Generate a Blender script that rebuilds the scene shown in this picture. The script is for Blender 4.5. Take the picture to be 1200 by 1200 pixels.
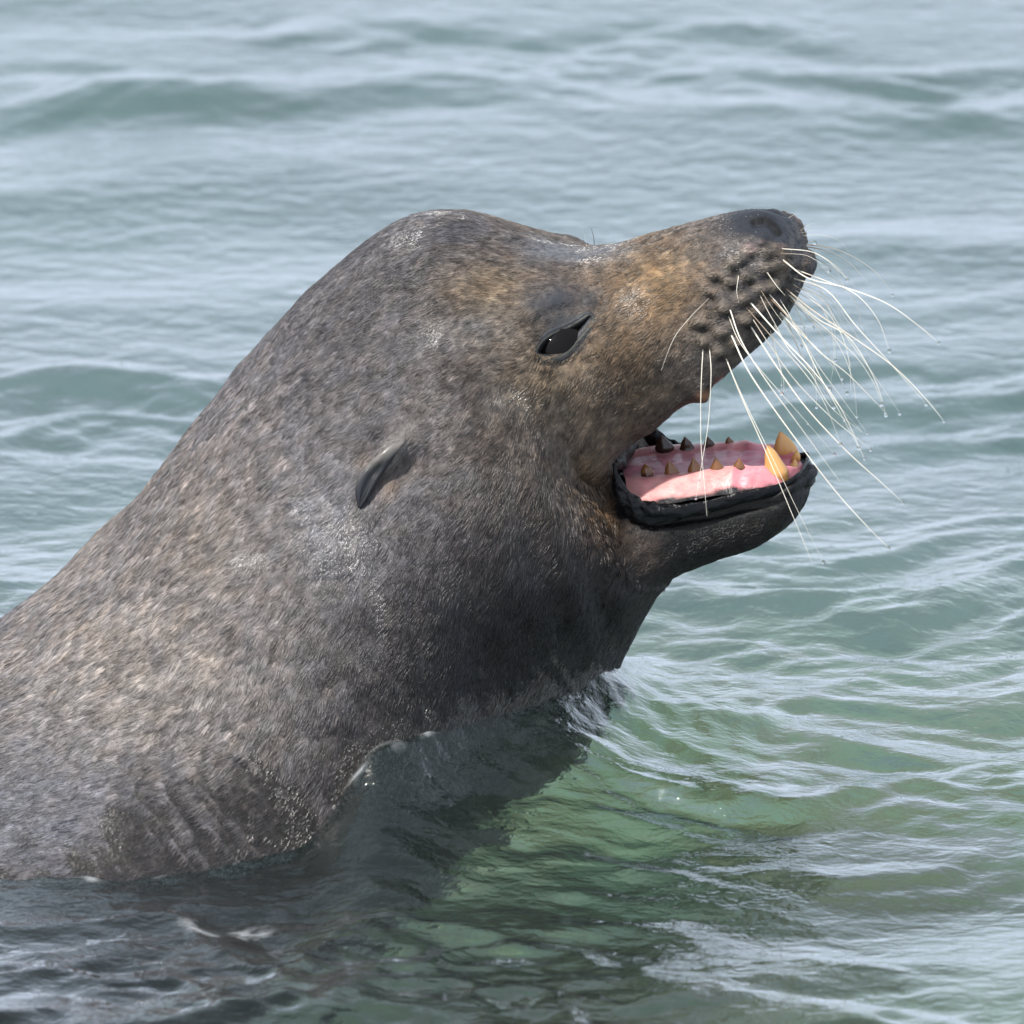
import bpy, math, random
import numpy as np
from mathutils import Vector
from mathutils.bvhtree import BVHTree

random.seed(7); np.random.seed(7)
scene = bpy.context.scene
for o in list(bpy.data.objects):
    bpy.data.objects.remove(o)
COL = scene.collection

# ------------------------------------------------------------------ camera
ELEV = math.radians(20.0); DIST = 10.0; ZT = 0.138; S = 0.0006
CE, SE = math.cos(ELEV), math.sin(ELEV)
CAM = np.array([0.0, -DIST * CE, ZT + DIST * SE])
FWD = np.array([0.0, CE, -SE]); UPV = np.array([0.0, SE, CE]); RGT = np.array([1.0, 0, 0])
cd = bpy.data.cameras.new('camera'); cam = bpy.data.objects.new('camera', cd); COL.objects.link(cam)
cam.location = CAM; cam.rotation_euler = (math.pi / 2 - ELEV, 0, 0)
cd.sensor_width = 36; cd.lens = 36 * DIST / 0.72
cd.clip_start = 0.5; cd.clip_end = 9000
cd.dof.use_dof = True; cd.dof.focus_distance = DIST - 0.07; cd.dof.aperture_fstop = 10
scene.camera = cam

# ------------------------------------------------------------------ sky and sun
SUN_EL = math.radians(58); SUN_DIR = Vector((-0.50, -0.42, 0)).normalized()
w = bpy.data.worlds.new('World'); scene.world = w; w.use_nodes = True
nt = w.node_tree; nt.nodes.clear()
out = nt.nodes.new('ShaderNodeOutputWorld'); bg = nt.nodes.new('ShaderNodeBackground')
sky = nt.nodes.new('ShaderNodeTexSky'); sky.sky_type = 'NISHITA'; sky.sun_disc = False
sky.sun_elevation = SUN_EL; sky.sun_rotation = math.atan2(SUN_DIR.x, SUN_DIR.y)
sky.air_density = 1.0; sky.dust_density = 3.5; sky.ozone_density = 1.0
# thin high cloud: the whole sky whitened evenly
hsv = nt.nodes.new('ShaderNodeHueSaturation'); hsv.inputs['Saturation'].default_value = 0.55
veil = nt.nodes.new('ShaderNodeMixRGB'); veil.inputs[0].default_value = 0.65; veil.inputs[2].default_value = (7.9, 9.2, 11.0, 1)
bg.inputs['Strength'].default_value = 0.10
nt.links.new(sky.outputs[0], hsv.inputs['Color']); nt.links.new(hsv.outputs[0], veil.inputs[1])
nt.links.new(veil.outputs[0], bg.inputs['Color']); nt.links.new(bg.outputs[0], out.inputs[0])
sl = bpy.data.lights.new('sun', 'SUN'); sl.energy = 4.0; sl.angle = math.radians(2.0); sl.color = (1.0, 0.955, 0.89)
sun = bpy.data.objects.new('sun', sl); COL.objects.link(sun)
sd = Vector((SUN_DIR.x * math.cos(SUN_EL), SUN_DIR.y * math.cos(SUN_EL), math.sin(SUN_EL)))
sun.rotation_euler = (-sd).to_track_quat('-Z', 'Y').to_euler(); sun.location = (-3, -2, 5)
scene.view_settings.view_transform = 'Standard'; scene.view_settings.look = 'None'
scene.view_settings.exposure = 0.20; scene.view_settings.gamma = 1.0
scene.cycles.use_denoising = True
scene.cycles.max_bounces = 8; scene.cycles.transparent_max_bounces = 16

# ------------------------------------------------------------------ photo measurements -> metres
def ray_dir(px, py):
    px = np.asarray(px, float); py = np.asarray(py, float)
    a = (px - 600) * S / DIST; b = (600 - py) * S / DIST
    return FWD + a[..., None] * RGT + b[..., None] * UPV
def at_y(px, py, y):
    d = ray_dir(px, py); t = (np.asarray(y) - CAM[1]) / d[..., 1]
    return CAM + t[..., None] * d
def to_px(P):
    q = P - CAM; f = q @ FWD
    return 600 + (q @ RGT) / f * DIST / S, 600 - (q @ UPV) / f * DIST / S
HX = (450 - 600) * S                     # where the head begins to turn
YAW = math.radians(10)
def ysag_x(x):
    x = np.asarray(x, float)
    h = np.maximum(x - HX, 0)
    b = np.clip((-0.12 - x) / 0.35, 0, 1)
    return -h * math.tan(YAW) * np.clip(h / 0.08, 0, 1) ** 0.5 - 0.13 * b * b * (3 - 2 * b)
def turn(x):
    k = np.clip((np.asarray(x, float) - HX) / 0.10, 0, 1)
    return math.tan(YAW) * k * k * (3 - 2 * k)
def to_local(x, y):
    """world x,y -> distance along the animal's middle plane and offset to its side"""
    xs = x
    for _ in range(2):
        yl = y - ysag_x(xs); xs = x - turn(xs) * yl
    return xs, y - ysag_x(xs)
def from_local(xs, yl, z):
    return np.stack([xs + turn(xs) * yl, ysag_x(xs) + yl, z], -1)
def mirror(P):
    xs, yl = to_local(P[..., 0], P[..., 1]); return from_local(xs, -yl, P[..., 2])
def near_px(P):
    """photo position of a point, or of its mirror twin when it lies on the far side"""
    xs, yl = to_local(P[..., 0], P[..., 1]); return to_px(from_local(xs, -np.abs(yl), P[..., 2]))
def sag(px, py):
    x = (px - 600) * S
    y = ysag_x(x); p = at_y(px, py, y); y = ysag_x(p[..., 0]); return at_y(px, py, y)

def catmull(P, n):
    P = np.asarray(P, float); m = len(P)
    Q = np.vstack([2 * P[0] - P[1], P, 2 * P[-1] - P[-2]])
    t = np.linspace(0, m - 1 - 1e-9, n); i = t.astype(int); f = (t - i)[:, None]
    p0, p1, p2, p3 = Q[i], Q[i + 1], Q[i + 2], Q[i + 3]
    return 0.5 * (2 * p1 + (p2 - p0) * f + (2 * p0 - 5 * p1 + 4 * p2 - p3) * f ** 2 + (3 * p1 - p0 - 3 * p2 + p3) * f ** 3)

# ------------------------------------------------------------------ animal volume
# rows: top px,py  bottom px,py  half width (m)
NECK = [(-900, 1010, -800, 1500, .24), (-420, 950, -300, 1500, .30), (-150, 876, 60, 1450, .39), (0, 776, 290, 1340, .375),
        (105, 673, 470, 1190, .335), (195, 560, 600, 1040, .285), (268, 464, 680, 900, .240),
        (335, 382, 722, 790, .208), (405, 317, 768, 705, .180), (470, 272, 790, 662, .152), (530, 260, 768, 640, .128),
        (595, 282, 722, 600, .110), (650, 307, 700, 520, .088), (690, 330, 705, 460, .05)]
SNOUT = [(520, 295, 640, 600, .10), (600, 293, 695, 560, .100), (655, 298, 735, 540, .088), (715, 294, 768, 512, .071), (770, 277, 808, 499, .0585),
         (820, 260, 852, 478, .0545), (865, 251, 886, 438, .053), (902, 251, 914, 389, .045), (928, 267, 933, 353, .034), (945, 294, 946, 326, .016)]
JAW = [(600, 520, 700, 700, .12), (660, 535, 745, 690, .105), (710, 552, 785, 668, .086), (750, 562, 815, 655, .068), (800, 563, 850, 645, .055),
       (850, 561, 890, 633, .048), (900, 555, 925, 613, .040), (932, 546, 942, 594, .031), (947, 551, 949, 570, .012)]
def make_loft(rows, n=160):
    R = catmull(rows, n)
    T = sag(R[:, 0], R[:, 1]); B = sag(R[:, 2], R[:, 3])
    T2 = T[:, [0, 2]]; B2 = B[:, [0, 2]]
    C = (T2 + B2) / 2; U = T2 - B2; a = np.linalg.norm(U, axis=1) / 2; U = U / (2 * a[:, None])
    N = np.stack([U[:, 1], -U[:, 0]], 1)
    return dict(C=C, U=U, N=N, a=a, b=R[:, 4], n=n)
LN, LS, LJ = make_loft(NECK, 220), make_loft(SNOUT), make_loft(JAW)
LN['p'] = 2.0; LS['p'] = 2.25; LJ['p'] = 2.5

def loft_maps(L, X, Z):
    """for every sagittal point: section coordinate u, a, b and the overshoot past either end"""
    P = np.stack([X.ravel(), Z.ravel()], 1).astype(np.float32)
    m = len(P); best = np.full(m, 1e9, np.float32); T = np.zeros(m, np.float32)
    n = L['n']; C = L['C']; N = L['N']; U = L['U']; a = L['a']
    gprev = (P - C[0]) @ N[0]; uprev = (P - C[0]) @ U[0] / a[0]
    T[:] = 0; over = np.zeros(m, np.float32)
    bef = gprev < 0; best[bef] = np.hypot(uprev[bef], 2.0); over[bef] = -gprev[bef]
    for i in range(1, n):
        g = (P - C[i]) @ N[i]; u = (P - C[i]) @ U[i] / a[i]
        hit = (gprev >= 0) & (g < 0)
        k = gprev / np.maximum(gprev - g, 1e-12); uu = np.abs(uprev + (u - uprev) * k)
        upd = hit & (uu < best)
        best[upd] = uu[upd]; T[upd] = (i - 1 + k)[upd]; over[upd] = 0
        gprev, uprev = g, u
    aft = (gprev >= 0) & (best > np.hypot(uprev, gprev / a[-1]))
    T[aft] = n - 1; over[aft] = gprev[aft]
    idx = np.arange(n)
    ip = lambda arr: np.interp(T, idx, arr)
    cx, cz = ip(C[:, 0]), ip(C[:, 1]); ux, uz = ip(U[:, 0]), ip(U[:, 1])
    u = (P[:, 0] - cx) * ux + (P[:, 1] - cz) * uz
    sh = X.shape
    return tuple(q.reshape(sh).astype(np.float32) for q in (u, ip(a), ip(L['b']), over, T / (n - 1)))

def loft_eval(L, M, Y):
    u, a, b, ov, _ = M
    # over adds as a third axis with a short radius so the ends close roundly
    c = np.minimum(a, b) * 0.8
    p = L['p']
    A = np.abs(u / a); B = np.abs(Y / b); O = ov / c
    if p == 2.0:
        k0 = np.sqrt(A * A + B * B + O * O)
        k1 = np.sqrt((A / a) ** 2 + (B / b) ** 2 + (O / c) ** 2)
    else:
        k0 = (A ** p + B ** p + O ** p) ** (1 / p)
        k1 = np.sqrt((A / a) ** 2 + (B / b) ** 2 + (O / c) ** 2)
    return k0 * (k0 - 1) / np.maximum(k1, 1e-4) + np.where(k0 < .05, -np.minimum(a, b) * .9, 0)

def smin(a, b, k):
    h = np.clip(0.5 + 0.5 * (b - a) / k, 0, 1)
    return b + (a - b) * h - k * h * (1 - h)
def smax(a, b, k):
    return -smin(-a, -b, k)

MAPH = 0.002
class Maps2D:
    """loft maps stored on a fine sagittal grid, read back with bilinear interpolation"""
    def __init__(s, L, x0, x1, z0, z1):
        s.L = L; s.x0, s.z0 = x0, z0
        xs = np.arange(x0, x1, MAPH); zs = np.arange(z0, z1, MAPH)
        X, Z = np.meshgrid(xs, zs, indexing='ij'); s.M = loft_maps(L, X, Z); s.sh = X.shape
    def at(s, x, z):
        fx = np.clip((x - s.x0) / MAPH, 0, s.sh[0] - 1.001); fz = np.clip((z - s.z0) / MAPH, 0, s.sh[1] - 1.001)
        i = fx.astype(np.int32); j = fz.astype(np.int32); fx = (fx - i).astype(np.float32); fz = (fz - j).astype(np.float32)
        o = []
        for m in s.M:
            o.append((m[i, j] * (1 - fx) + m[i + 1, j] * fx) * (1 - fz) + (m[i, j + 1] * (1 - fx) + m[i + 1, j + 1] * fx) * fz)
        return o
    def sdf(s, x, yl, z):
        return loft_eval(s.L, s.at(x, z), yl)
BX0, BX1, BY0, BY1, BZ0, BZ1 = -0.80, 0.24, -0.44, 0.30, -0.30, 0.40
MN = Maps2D(LN, BX0, BX1, BZ0, BZ1); MS = Maps2D(LS, BX0, BX1, BZ0, BZ1); MJ = Maps2D(LJ, BX0, BX1, BZ0, BZ1)

def ell(x, y, z, c, r):
    q = np.sqrt(((x - c[0]) / r[0]) ** 2 + ((y - c[1]) / r[1]) ** 2 + ((z - c[2]) / r[2]) ** 2)
    return (q - 1) * min(r)
SOFT = []      # (centre sagittal px,py, lateral, radii, strength) filled below
# the open mouth: outline of the gap in the animal's middle plane
GAP = sag(*np.array([(727, 514), (752, 500), (776, 482), (800, 458), (835, 440), (900, 380), (1040, 280), (1040, 548), (955, 545), (900, 551), (850, 556), (800, 556), (762, 552), (740, 538)], float).T)[:, [0, 2]]
def poly_sdf(X, Z, P):
    d = np.full(X.shape, 1e9); ins = np.zeros(X.shape, bool)
    for i in range(len(P)):
        a, b = P[i - 1], P[i]; e = b - a
        t = np.clip(((X - a[0]) * e[0] + (Z - a[1]) * e[1]) / (e @ e), 0, 1)
        d = np.minimum(d, (X - a[0] - t * e[0]) ** 2 + (Z - a[1] - t * e[1]) ** 2)
        c = (a[1] > Z) != (b[1] > Z)
        with np.errstate(divide='ignore', invalid='ignore'):
            xi = a[0] + (Z - a[1]) * e[0] / e[1]
        ins ^= c & (X < xi)
    return np.sqrt(d) * np.where(ins, -1, 1)
_x = np.arange(BX0, BX1, MAPH); _z = np.arange(BZ0, BZ1, MAPH); _X, _Z = np.meshgrid(_x, _z, indexing='ij')
MG = Maps2D.__new__(Maps2D); MG.x0, MG.z0, MG.sh = BX0, BZ0, _X.shape; MG.M = (poly_sdf(_X, _Z, GAP).astype(np.float32),)

def body_sdf(x, y, z):
    x = x.astype(np.float32); y = y.astype(np.float32); z = z.astype(np.float32)
    xs, yl = to_local(x, y); xs = xs.astype(np.float32); yl = yl.astype(np.float32)
    d = MN.sdf(xs, yl, z)
    m = xs > -0.08
    if m.any():
        xm, ym, zm = xs[m], yl[m], z[m]
        ds = MS.sdf(xm, ym, zm); dj = MJ.sdf(xm, ym, zm)
        r = smin(smin(d[m], ds, 0.022), dj, 0.014)
        gap = MG.at(xm, zm)[0]
        d[m] = smax(r, -gap, 0.006)
    return d

def surface_nets(f, x0, y0, z0, h, shape):
    """f: values on nodes; returns verts, quads"""
    ins = f < 0
    nx, ny, nz = shape
    c = [(i, j, k) for i in (0, 1) for j in (0, 1) for k in (0, 1)]
    cnt = sum(ins[i:nx - 1 + i, j:ny - 1 + j, k:nz - 1 + k].astype(np.int8) for i, j, k in c)
    cell = (cnt > 0) & (cnt < 8)
    ci = np.argwhere(cell); vid = np.full(cell.shape, -1, np.int32); vid[cell] = np.arange(len(ci))
    acc = np.zeros((len(ci), 3)); num = np.zeros(len(ci))
    for a in c:
        for ax in range(3):
            if a[ax]: continue
            b = list(a); b[ax] = 1
            fa = f[ci[:, 0] + a[0], ci[:, 1] + a[1], ci[:, 2] + a[2]]; fb = f[ci[:, 0] + b[0], ci[:, 1] + b[1], ci[:, 2] + b[2]]
            s = (fa < 0) != (fb < 0); t = fa / np.where(s, fa - fb, 1)
            p = np.tile(np.array(a, float), (len(ci), 1)); p[:, ax] = t
            acc[s] += p[s]; num[s] += 1
    V = (ci + acc / num[:, None]) * h + np.array([x0, y0, z0])
    Q = []
    for ax in range(3):
        o1, o2 = [(1, 2), (2, 0), (0, 1)][ax]
        sl0 = [slice(1, n - 1) for n in shape]; sl0[ax] = slice(0, shape[ax] - 1)
        sl1 = list(sl0); sl1[ax] = slice(1, shape[ax])
        A = ins[tuple(sl0)]; B = ins[tuple(sl1)]
        e = np.argwhere(A != B); fl = A[A != B]
        off = np.array([1, 1, 1]); off[ax] = 0; e = e + off
        def g(d1, d2):
            q = e.copy(); q[:, o1] -= d1; q[:, o2] -= d2; return vid[q[:, 0], q[:, 1], q[:, 2]]
        q = np.stack([g(1, 1), g(0, 1), g(0, 0), g(1, 0)], 1)
        q[~fl] = q[~fl][:, ::-1]; Q.append(q)
    return V, np.vstack(Q)

def mesh_from(name, V, F):
    me = bpy.data.meshes.new(name)
    V = np.asarray(V, np.float32); F = np.asarray(F, np.int32); k = F.shape[1]
    me.vertices.add(len(V)); me.vertices.foreach_set('co', V.ravel())
    me.loops.add(F.size); me.loops.foreach_set('vertex_index', F.ravel())
    me.polygons.add(len(F)); me.polygons.foreach_set('loop_start', np.arange(0, F.size, k, dtype=np.int32))
    me.update(calc_edges=True)
    me.polygons.foreach_set('use_smooth', np.ones(len(F), bool)); me.update()
    return me
def coords(me):
    a = np.empty(len(me.vertices) * 3, np.float32); me.vertices.foreach_get('co', a); return a.reshape(-1, 3).astype(float)
def vnormals(me):
    a = np.empty(len(me.vertices) * 3, np.float32); me.vertices.foreach_get('normal', a); return a.reshape(-1, 3).astype(float)

def project(V, it=3, e=0.0007, lim=.004):
    for _ in range(it):
        d = body_sdf(V[:, 0], V[:, 1], V[:, 2]).astype(float)
        g = np.stack([body_sdf(V[:, 0] + e * (i == 0), V[:, 1] + e * (i == 1), V[:, 2] + e * (i == 2)) - d for i in range(3)], 1) / e
        L = np.maximum((g ** 2).sum(1), .05)
        step = np.clip(d / L, -lim, lim)[:, None] * g
        V = V - step
    return V

def build_body_surface(h=0.003):
    xs = np.arange(BX0 + .01, BX1 - .01, h); ys = np.arange(BY0, BY1, h); zs = np.arange(BZ0 + .005, BZ1 - .01, h)
    F = np.empty((len(xs), len(ys), len(zs)), np.float32)
    X, Z = np.meshgrid(xs, zs, indexing='ij')
    for i, y in enumerate(ys):
        F[:, i, :] = body_sdf(X.ravel(), np.full(X.size, y), Z.ravel()).reshape(X.shape)
    # close the volume at the borders of the box
    F[0] = .01; F[-1] = .01; F[:, 0] = .01; F[:, -1] = .01; F[:, :, 0] = .01; F[:, :, -1] = .01
    return surface_nets(F, xs[0], ys[0], zs[0], h, F.shape)
#MARK
# ------------------------------------------------------------------ noise helpers (numpy)
def _hash(i, j, k, s):
    n = (i * 73856093) ^ (j * 19349663) ^ (k * 83492791) ^ (s * 2654435761 & 0x7fffffff)
    n = (n ^ (n >> 13)) * 1274126177 & 0x7fffffff
    n = (n ^ (n >> 16)) & 0xffffff
    return n / float(0xffffff)
def noise3(P, scale, seed=0):
    q = P / scale; i = np.floor(q).astype(np.int64); f = q - i; f = f * f * (3 - 2 * f)
    r = 0
    for a in (0, 1):
        for b in (0, 1):
            for c in (0, 1):
                wgt = (f[..., 0] if a else 1 - f[..., 0]) * (f[..., 1] if b else 1 - f[..., 1]) * (f[..., 2] if c else 1 - f[..., 2])
                r = r + wgt * _hash(i[..., 0] + a, i[..., 1] + b, i[..., 2] + c, seed)
    return r
def fbm(P, scale, seed=0, octv=3):
    r = 0; t = 0; a = 1
    for o in range(octv):
        r = r + a * noise3(P, scale, seed + o); t += a; a *= .55; scale *= .48
    return r / t
def sstep(a, b, x):
    t = np.clip((x - a) / (b - a), 0, 1); return t * t * (3 - 2 * t)
def seg_dist(px, py, pts):
    pts = np.asarray(pts, float); d = np.full(px.shape, 1e9)
    for a, b in zip(pts[:-1], pts[1:]):
        e = b - a; t = np.clip(((px - a[0]) * e[0] + (py - a[1]) * e[1]) / max(e @ e, 1e-9), 0, 1)
        d = np.minimum(d, np.hypot(px - a[0] - t * e[0], py - a[1] - t * e[1]))
    return d
def blob(px, py, cx, cy, rx, ry=None, ang=0):
    ry = ry or rx; c, s_ = math.cos(math.radians(ang)), math.sin(math.radians(ang))
    dx, dy = px - cx, cy - py
    u = (dx * c + dy * s_) / rx; v = (-dx * s_ + dy * c) / ry
    return np.exp(-(u * u + v * v))

# ------------------------------------------------------------------ measured features (near side)
EYE_UP = [(631, 412), (637, 402), (648, 393), (662, 387), (675, 381), (685, 375), (693, 369)]
EYE_LO = [(630, 412), (641, 415), (654, 412), (664, 405), (672, 395), (680, 386), (687, 378), (693, 369)]
PITS = [(859, 338), (833, 349), (853, 369), (877, 357), (880, 332), (897, 347), (824, 386), (851, 397), (879, 382),
        (829, 408), (905, 322), (916, 318), (872, 311), (883, 300), (903, 303), (846, 420), (868, 408), (890, 372),
        (905, 362), (915, 342), (926, 330), (899, 286), (915, 296), (841, 330), (862, 318), (925, 305), (930, 318)]
LIP_LO = [(724, 552), (730, 572), (745, 588), (768, 598), (800, 592), (830, 588), (870, 578), (905, 575), (935, 557), (952, 545)]
LIP_UP = [(726, 548), (742, 536), (762, 527), (784, 514), (792, 492), (806, 474), (836, 462), (856, 448), (880, 430), (912, 392), (936, 352)]
LID_C = (660, 393)

FLOWC = np.array([(900, 300, -1, .3), (780, 330, -1, .35), (700, 330, -1, .3), (600, 300, -1, .25), (500, 280, -1, .35), (400, 350, -1, .6),
    (300, 450, -1, .8), (560, 400, -1, .5), (500, 500, -.8, .7), (620, 480, -.55, .8), (700, 450, -.6, .8), (760, 430, -.5, .9), (680, 560, -.3, 1),
    (450, 640, -.4, 1), (600, 620, -.4, 1), (600, 760, -.15, 1), (700, 740, -.2, 1), (300, 600, -.8, .8), (200, 700, -1, .8), (100, 800, -1, .5),
    (50, 950, -1, .3), (300, 800, -.5, 1), (400, 850, -.25, 1), (250, 930, -.8, .6), (800, 620, -1, .4), (900, 600, -1, .2), (0, 850, -1, .35)], float)
def flow(P, Nn):
    """lie of the coat: nose to tail, then down the chest"""
    px, py = near_px(P); xs, yl = to_local(P[:, 0], P[:, 1])
    wx = np.zeros(len(P)); wy = np.zeros(len(P))
    for cx, cy, dx, dy in FLOWC:
        wt = 1 / (((px - cx) ** 2 + (py - cy) ** 2) + 900) ** 1.5
        L = math.hypot(dx, dy); wx += wt * dx / L; wy += wt * dy / L
    D = wx[:, None] * RGT - wy[:, None] * UPV
    D = D / np.linalg.norm(D, axis=1)[:, None]
    far = yl > 0; M = Nn.copy(); M[far, 1] *= -1
    D = D - (D * M).sum(1)[:, None] * M
    D = D / np.maximum(np.linalg.norm(D, axis=1), 1e-6)[:, None]
    D[far, 1] *= -1
    return D

def yl_sign(P):
    return np.sign(to_local(P[:, 0], P[:, 1])[1])
def paint(P):
    """colour of coat and bare skin at points of the body -> rgb, fur amount, wetness"""
    px, py = near_px(P); n = len(P)
    big = fbm(P, .05, 11); mid = fbm(P, .016, 23); fine = noise3(P, .0058, 29) * .22 + noise3(P, .0036, 31) * .38 + noise3(P, .0021, 37) * .40
    c = np.empty((n, 3)); c[:] = (.125, .112, .108)                       # grey brown coat of head
    def lay(col, a):
        a = np.clip(a, 0, 1)[:, None]; c[:] = c * (1 - a) + np.array(col) * a
    lay((.155, .137, .128), sstep(430, 250, px) * .8)
    lay((.250, .215, .178), blob(px, py, 170, 800, 210, 130, -20) * (0.45 + .9 * mid))       # pale shoulder
    lay((.20, .165, .13), blob(px, py, 250, 620, 120, 90, 45) * .7)
    lay((.115, .116, .126), blob(px, py, 40, 960, 170, 90, 0) * .8)  # blue-grey wet sheen put into the coat colour
    lay((.20, .19, .19), blob(px, py, 380, 590, 70, 60) * .7)                 # silver patch behind ear
    lay((.075, .066, .064), blob(px, py, 430, 380, 120, 75, 40) * (.4 + .7 * big))
    lay((.21, .16, .105), blob(px, py, 575, 345, 55, 45) * .9)                 # tan brow
    lay((.23, .215, .20), blob(px, py, 560, 390, 45, 22, 10) * .7)
    lay((.185, .145, .100), blob(px, py, 640, 450, 75, 55, 20) * .75)
    lay((.13, .105, .085), blob(px, py, 640, 560, 110, 80) * .7)
    lay((.235, .155, .080), blob(px, py, 770, 330, 75, 60, 15))             # tan snout side
    lay((.14, .10, .065), blob(px, py, 720, 400, 45, 60) * .8)
    lay((.085, .060, .042), blob(px, py, 745, 470, 55, 60) * .75)
    lay((.19, .12, .065), blob(px, py, 712, 600, 28, 75, 10) * .9)              # tan cheek fold
    lay((.13, .085, .052), blob(px, py, 765, 650, 40, 30) * .8)
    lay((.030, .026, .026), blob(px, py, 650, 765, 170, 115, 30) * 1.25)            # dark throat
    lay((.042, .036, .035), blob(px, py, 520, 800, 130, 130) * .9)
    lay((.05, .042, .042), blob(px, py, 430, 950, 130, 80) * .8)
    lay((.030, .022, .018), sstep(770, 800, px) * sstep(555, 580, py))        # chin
    lay((.10, .075, .05), blob(px, py, 905, 612, 45, 14, 25) * .5)
    c *= (0.64 + .72 * mid)[:, None]
    c *= (.72 - .10 * sstep(250, 420, px))[:, None] * np.exp((fine - .5) * 2.9)[:, None]
    wm = np.clip(blob(px, py, 720, 450, 190, 190), 0, 1)[:, None]
    c *= np.array([.98, .99, 1.07]) * (1 - wm) + np.array([1.10, 1.0, .86]) * wm
    c *= (1 + .10 * (noise3(P, .009, 51) - .5)[:, None] * np.array([1.2, 0, -1.5]))
    fur = np.ones(n); wet = np.full(n, .25)
    def bare(col, a, wv=.6):
        a = np.clip(a, 0, 1); lay(col, a); fur[:] = fur * (1 - a); wet[:] = wet * (1 - a) + wv * a
    jit = (fbm(P, .012, 71) - .5) * 2; jf = (fbm(P, .005, 77) - .5) * 2
    # muzzle: mottled charcoal round the whisker beds
    mz = blob(px, py, 890, 322, 62, 60, 0); lay((.045, .042, .045), mz * (1.05 + 1.9 * jf)); fur *= 1 - .15 * np.clip(mz * 1.2, 0, 1)
    lay((.20, .16, .12), mz * np.clip(jf * 3 - .35, 0, 1) * .8)
    lay((.26, .17, .17), (blob(px, py, 878, 289, 5) + blob(px, py, 883, 295, 5) + blob(px, py, 918, 290, 6) + blob(px, py, 896, 283, 6, 3)) * .8)
    lay((.045, .035, .03), blob(px, py, 900, 395, 60, 30, 48) * .8)
    for x, y in PITS:
        lay((.008, .007, .007), blob(px, py, x, y, 7.5, 5, 20) * 1.3)
        lay((.25, .20, .15), blob(px, py, x - 7, y - 9, 8, 6) * .5)  # highlight painted on the ridge beside each pit
    # nose leather
    nose = sstep(12, 2, np.maximum(py - (272 + .18 * (px - 880)) + jit * 5, -(px - 838) * .6)) * sstep(825, 868, px)
    bare((.018, .020, .026), nose * .95, .75)
    bare((.03, .03, .036), sstep(12, 3, np.abs(py - 283 + (px - 690) * .3)) * sstep(730, 775, px) * sstep(850, 800, px) * .6, .6)
    # eye skin
    ed = np.hypot((px - 664) / 1.15, (py - 390)) + jit * 5
    bare((.045, .046, .050), sstep(29, 14, ed) * .9, .7)
    bare((.05, .052, .06), blob(px, py, 650, 352, 34, 17, 8) * .95, .4)
    bare((.03, .031, .036), blob(px, py, 690, 352, 16, 14) * .8, .5)
    # lips
    lo = seg_dist(px, py, LIP_LO); up = seg_dist(px, py, LIP_UP)
    ins = (px > 722)
    bare((.010, .010, .012), sstep(46, 14, lo + jit * 12 - 6 * blob(px, py, 755, 590, 26)) * ins * (py > 545), .7)
    bare((.014, .012, .012), sstep(19, 5, up + jit * 6) * (px > 728), .6)  # black lip edge, broadened to paint in the cheek shadow
    bare((.012, .011, .012), blob(px, py, 735, 560, 18, 28) * 1.1, .8)
    lay((.10, .085, .075), blob(px, py, 935, 300, 14, 36) * (jf > 0) * .8)
    lay((.022, .016, .012), blob(px, py, 760, 522, 42, 24, 32) * 1.1 + blob(px, py, 790, 490, 20, 22) * .6)  # dark mouth corner, with the cheek's shadow laid into the colour
    bare((.35, .12, .12), blob(px, py, 848, 449, 9, 6, 30) * (jf > -.3), .9)
    bare((.22, .11, .06), blob(px, py, 826, 464, 9, 6) * .8, .5)
    bare((.003, .003, .003), sstep(5.5, 3, seg_dist(px, py, [(884, 260), (896, 258), (907, 265), (912, 273)])), .2)
    forehead_sheen = sstep(312, 296, py + jit * 7) * sstep(590, 650, px + jit * 12) * sstep(752, 705, px + jit * 12)
    lay((.15, .16, .18), forehead_sheen * .55); wet = np.maximum(wet, forehead_sheen); fur *= 1 - .55 * forehead_sheen  # sky sheen on the forehead laid into the colour, fur thinned
    chest_dark = 1 - .76 * np.clip(blob(px, py, 640, 770, 210, 120, 25) * 1.2, 0, 1); c *= chest_dark[:, None]      # black-brown chest coat
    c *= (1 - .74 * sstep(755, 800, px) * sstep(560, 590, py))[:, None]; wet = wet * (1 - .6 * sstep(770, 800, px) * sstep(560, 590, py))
    for x, y, rx, ry in ((540, 388, 60, 20), (520, 275, 70, 14), (400, 640, 60, 60), (690, 300, 60, 12), (600, 470, 40, 18), (870, 300, 30, 22), (748, 352, 24, 22), (357, 597, 16, 22), (446, 705, 9, 50), (640, 372, 10, 8), (820, 420, 14, 10), (300, 655, 30, 12)):
        wet[:] = np.maximum(wet, blob(px, py, x, y, rx, ry, 8) * 1.1)
    # ear surrounds: lit ridge and the shade beside it put into the colour
    lay((.21, .19, .175), blob(px, py, 462, 524, 26, 10, 48) * 1.3)
    lay((.03, .025, .025), blob(px, py, 440, 524, 9, 7, 40) * .9 + blob(px, py, 474, 545, 16, 8, 50) * .55)
    lay((.23, .17, .13), blob(px, py, 459, 570, 10, 12) * .6 + blob(px, py, 428, 540, 12, 9) * .4)
    # soaked coat at the waterline
    ux, uy = (px * .8 - py * .6), (px * .6 + py * .8)      # across / along the combed coat
    jw = (fbm(np.stack([ux * .0006, uy * .00012, yl_sign(P) * .01], 1), .0060, 91, 3) - .5) * 2
    top = np.interp(px, [-100, 60, 150, 230, 290, 350, 378, 380, 400, 470, 560, 700], [1040, 1035, 950, 925, 905, 935, 985, 1010, 872, 852, 824, 792])
    top2 = np.interp(px, [380, 386, 420, 460], [1100, 890, 850, 905])
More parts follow.
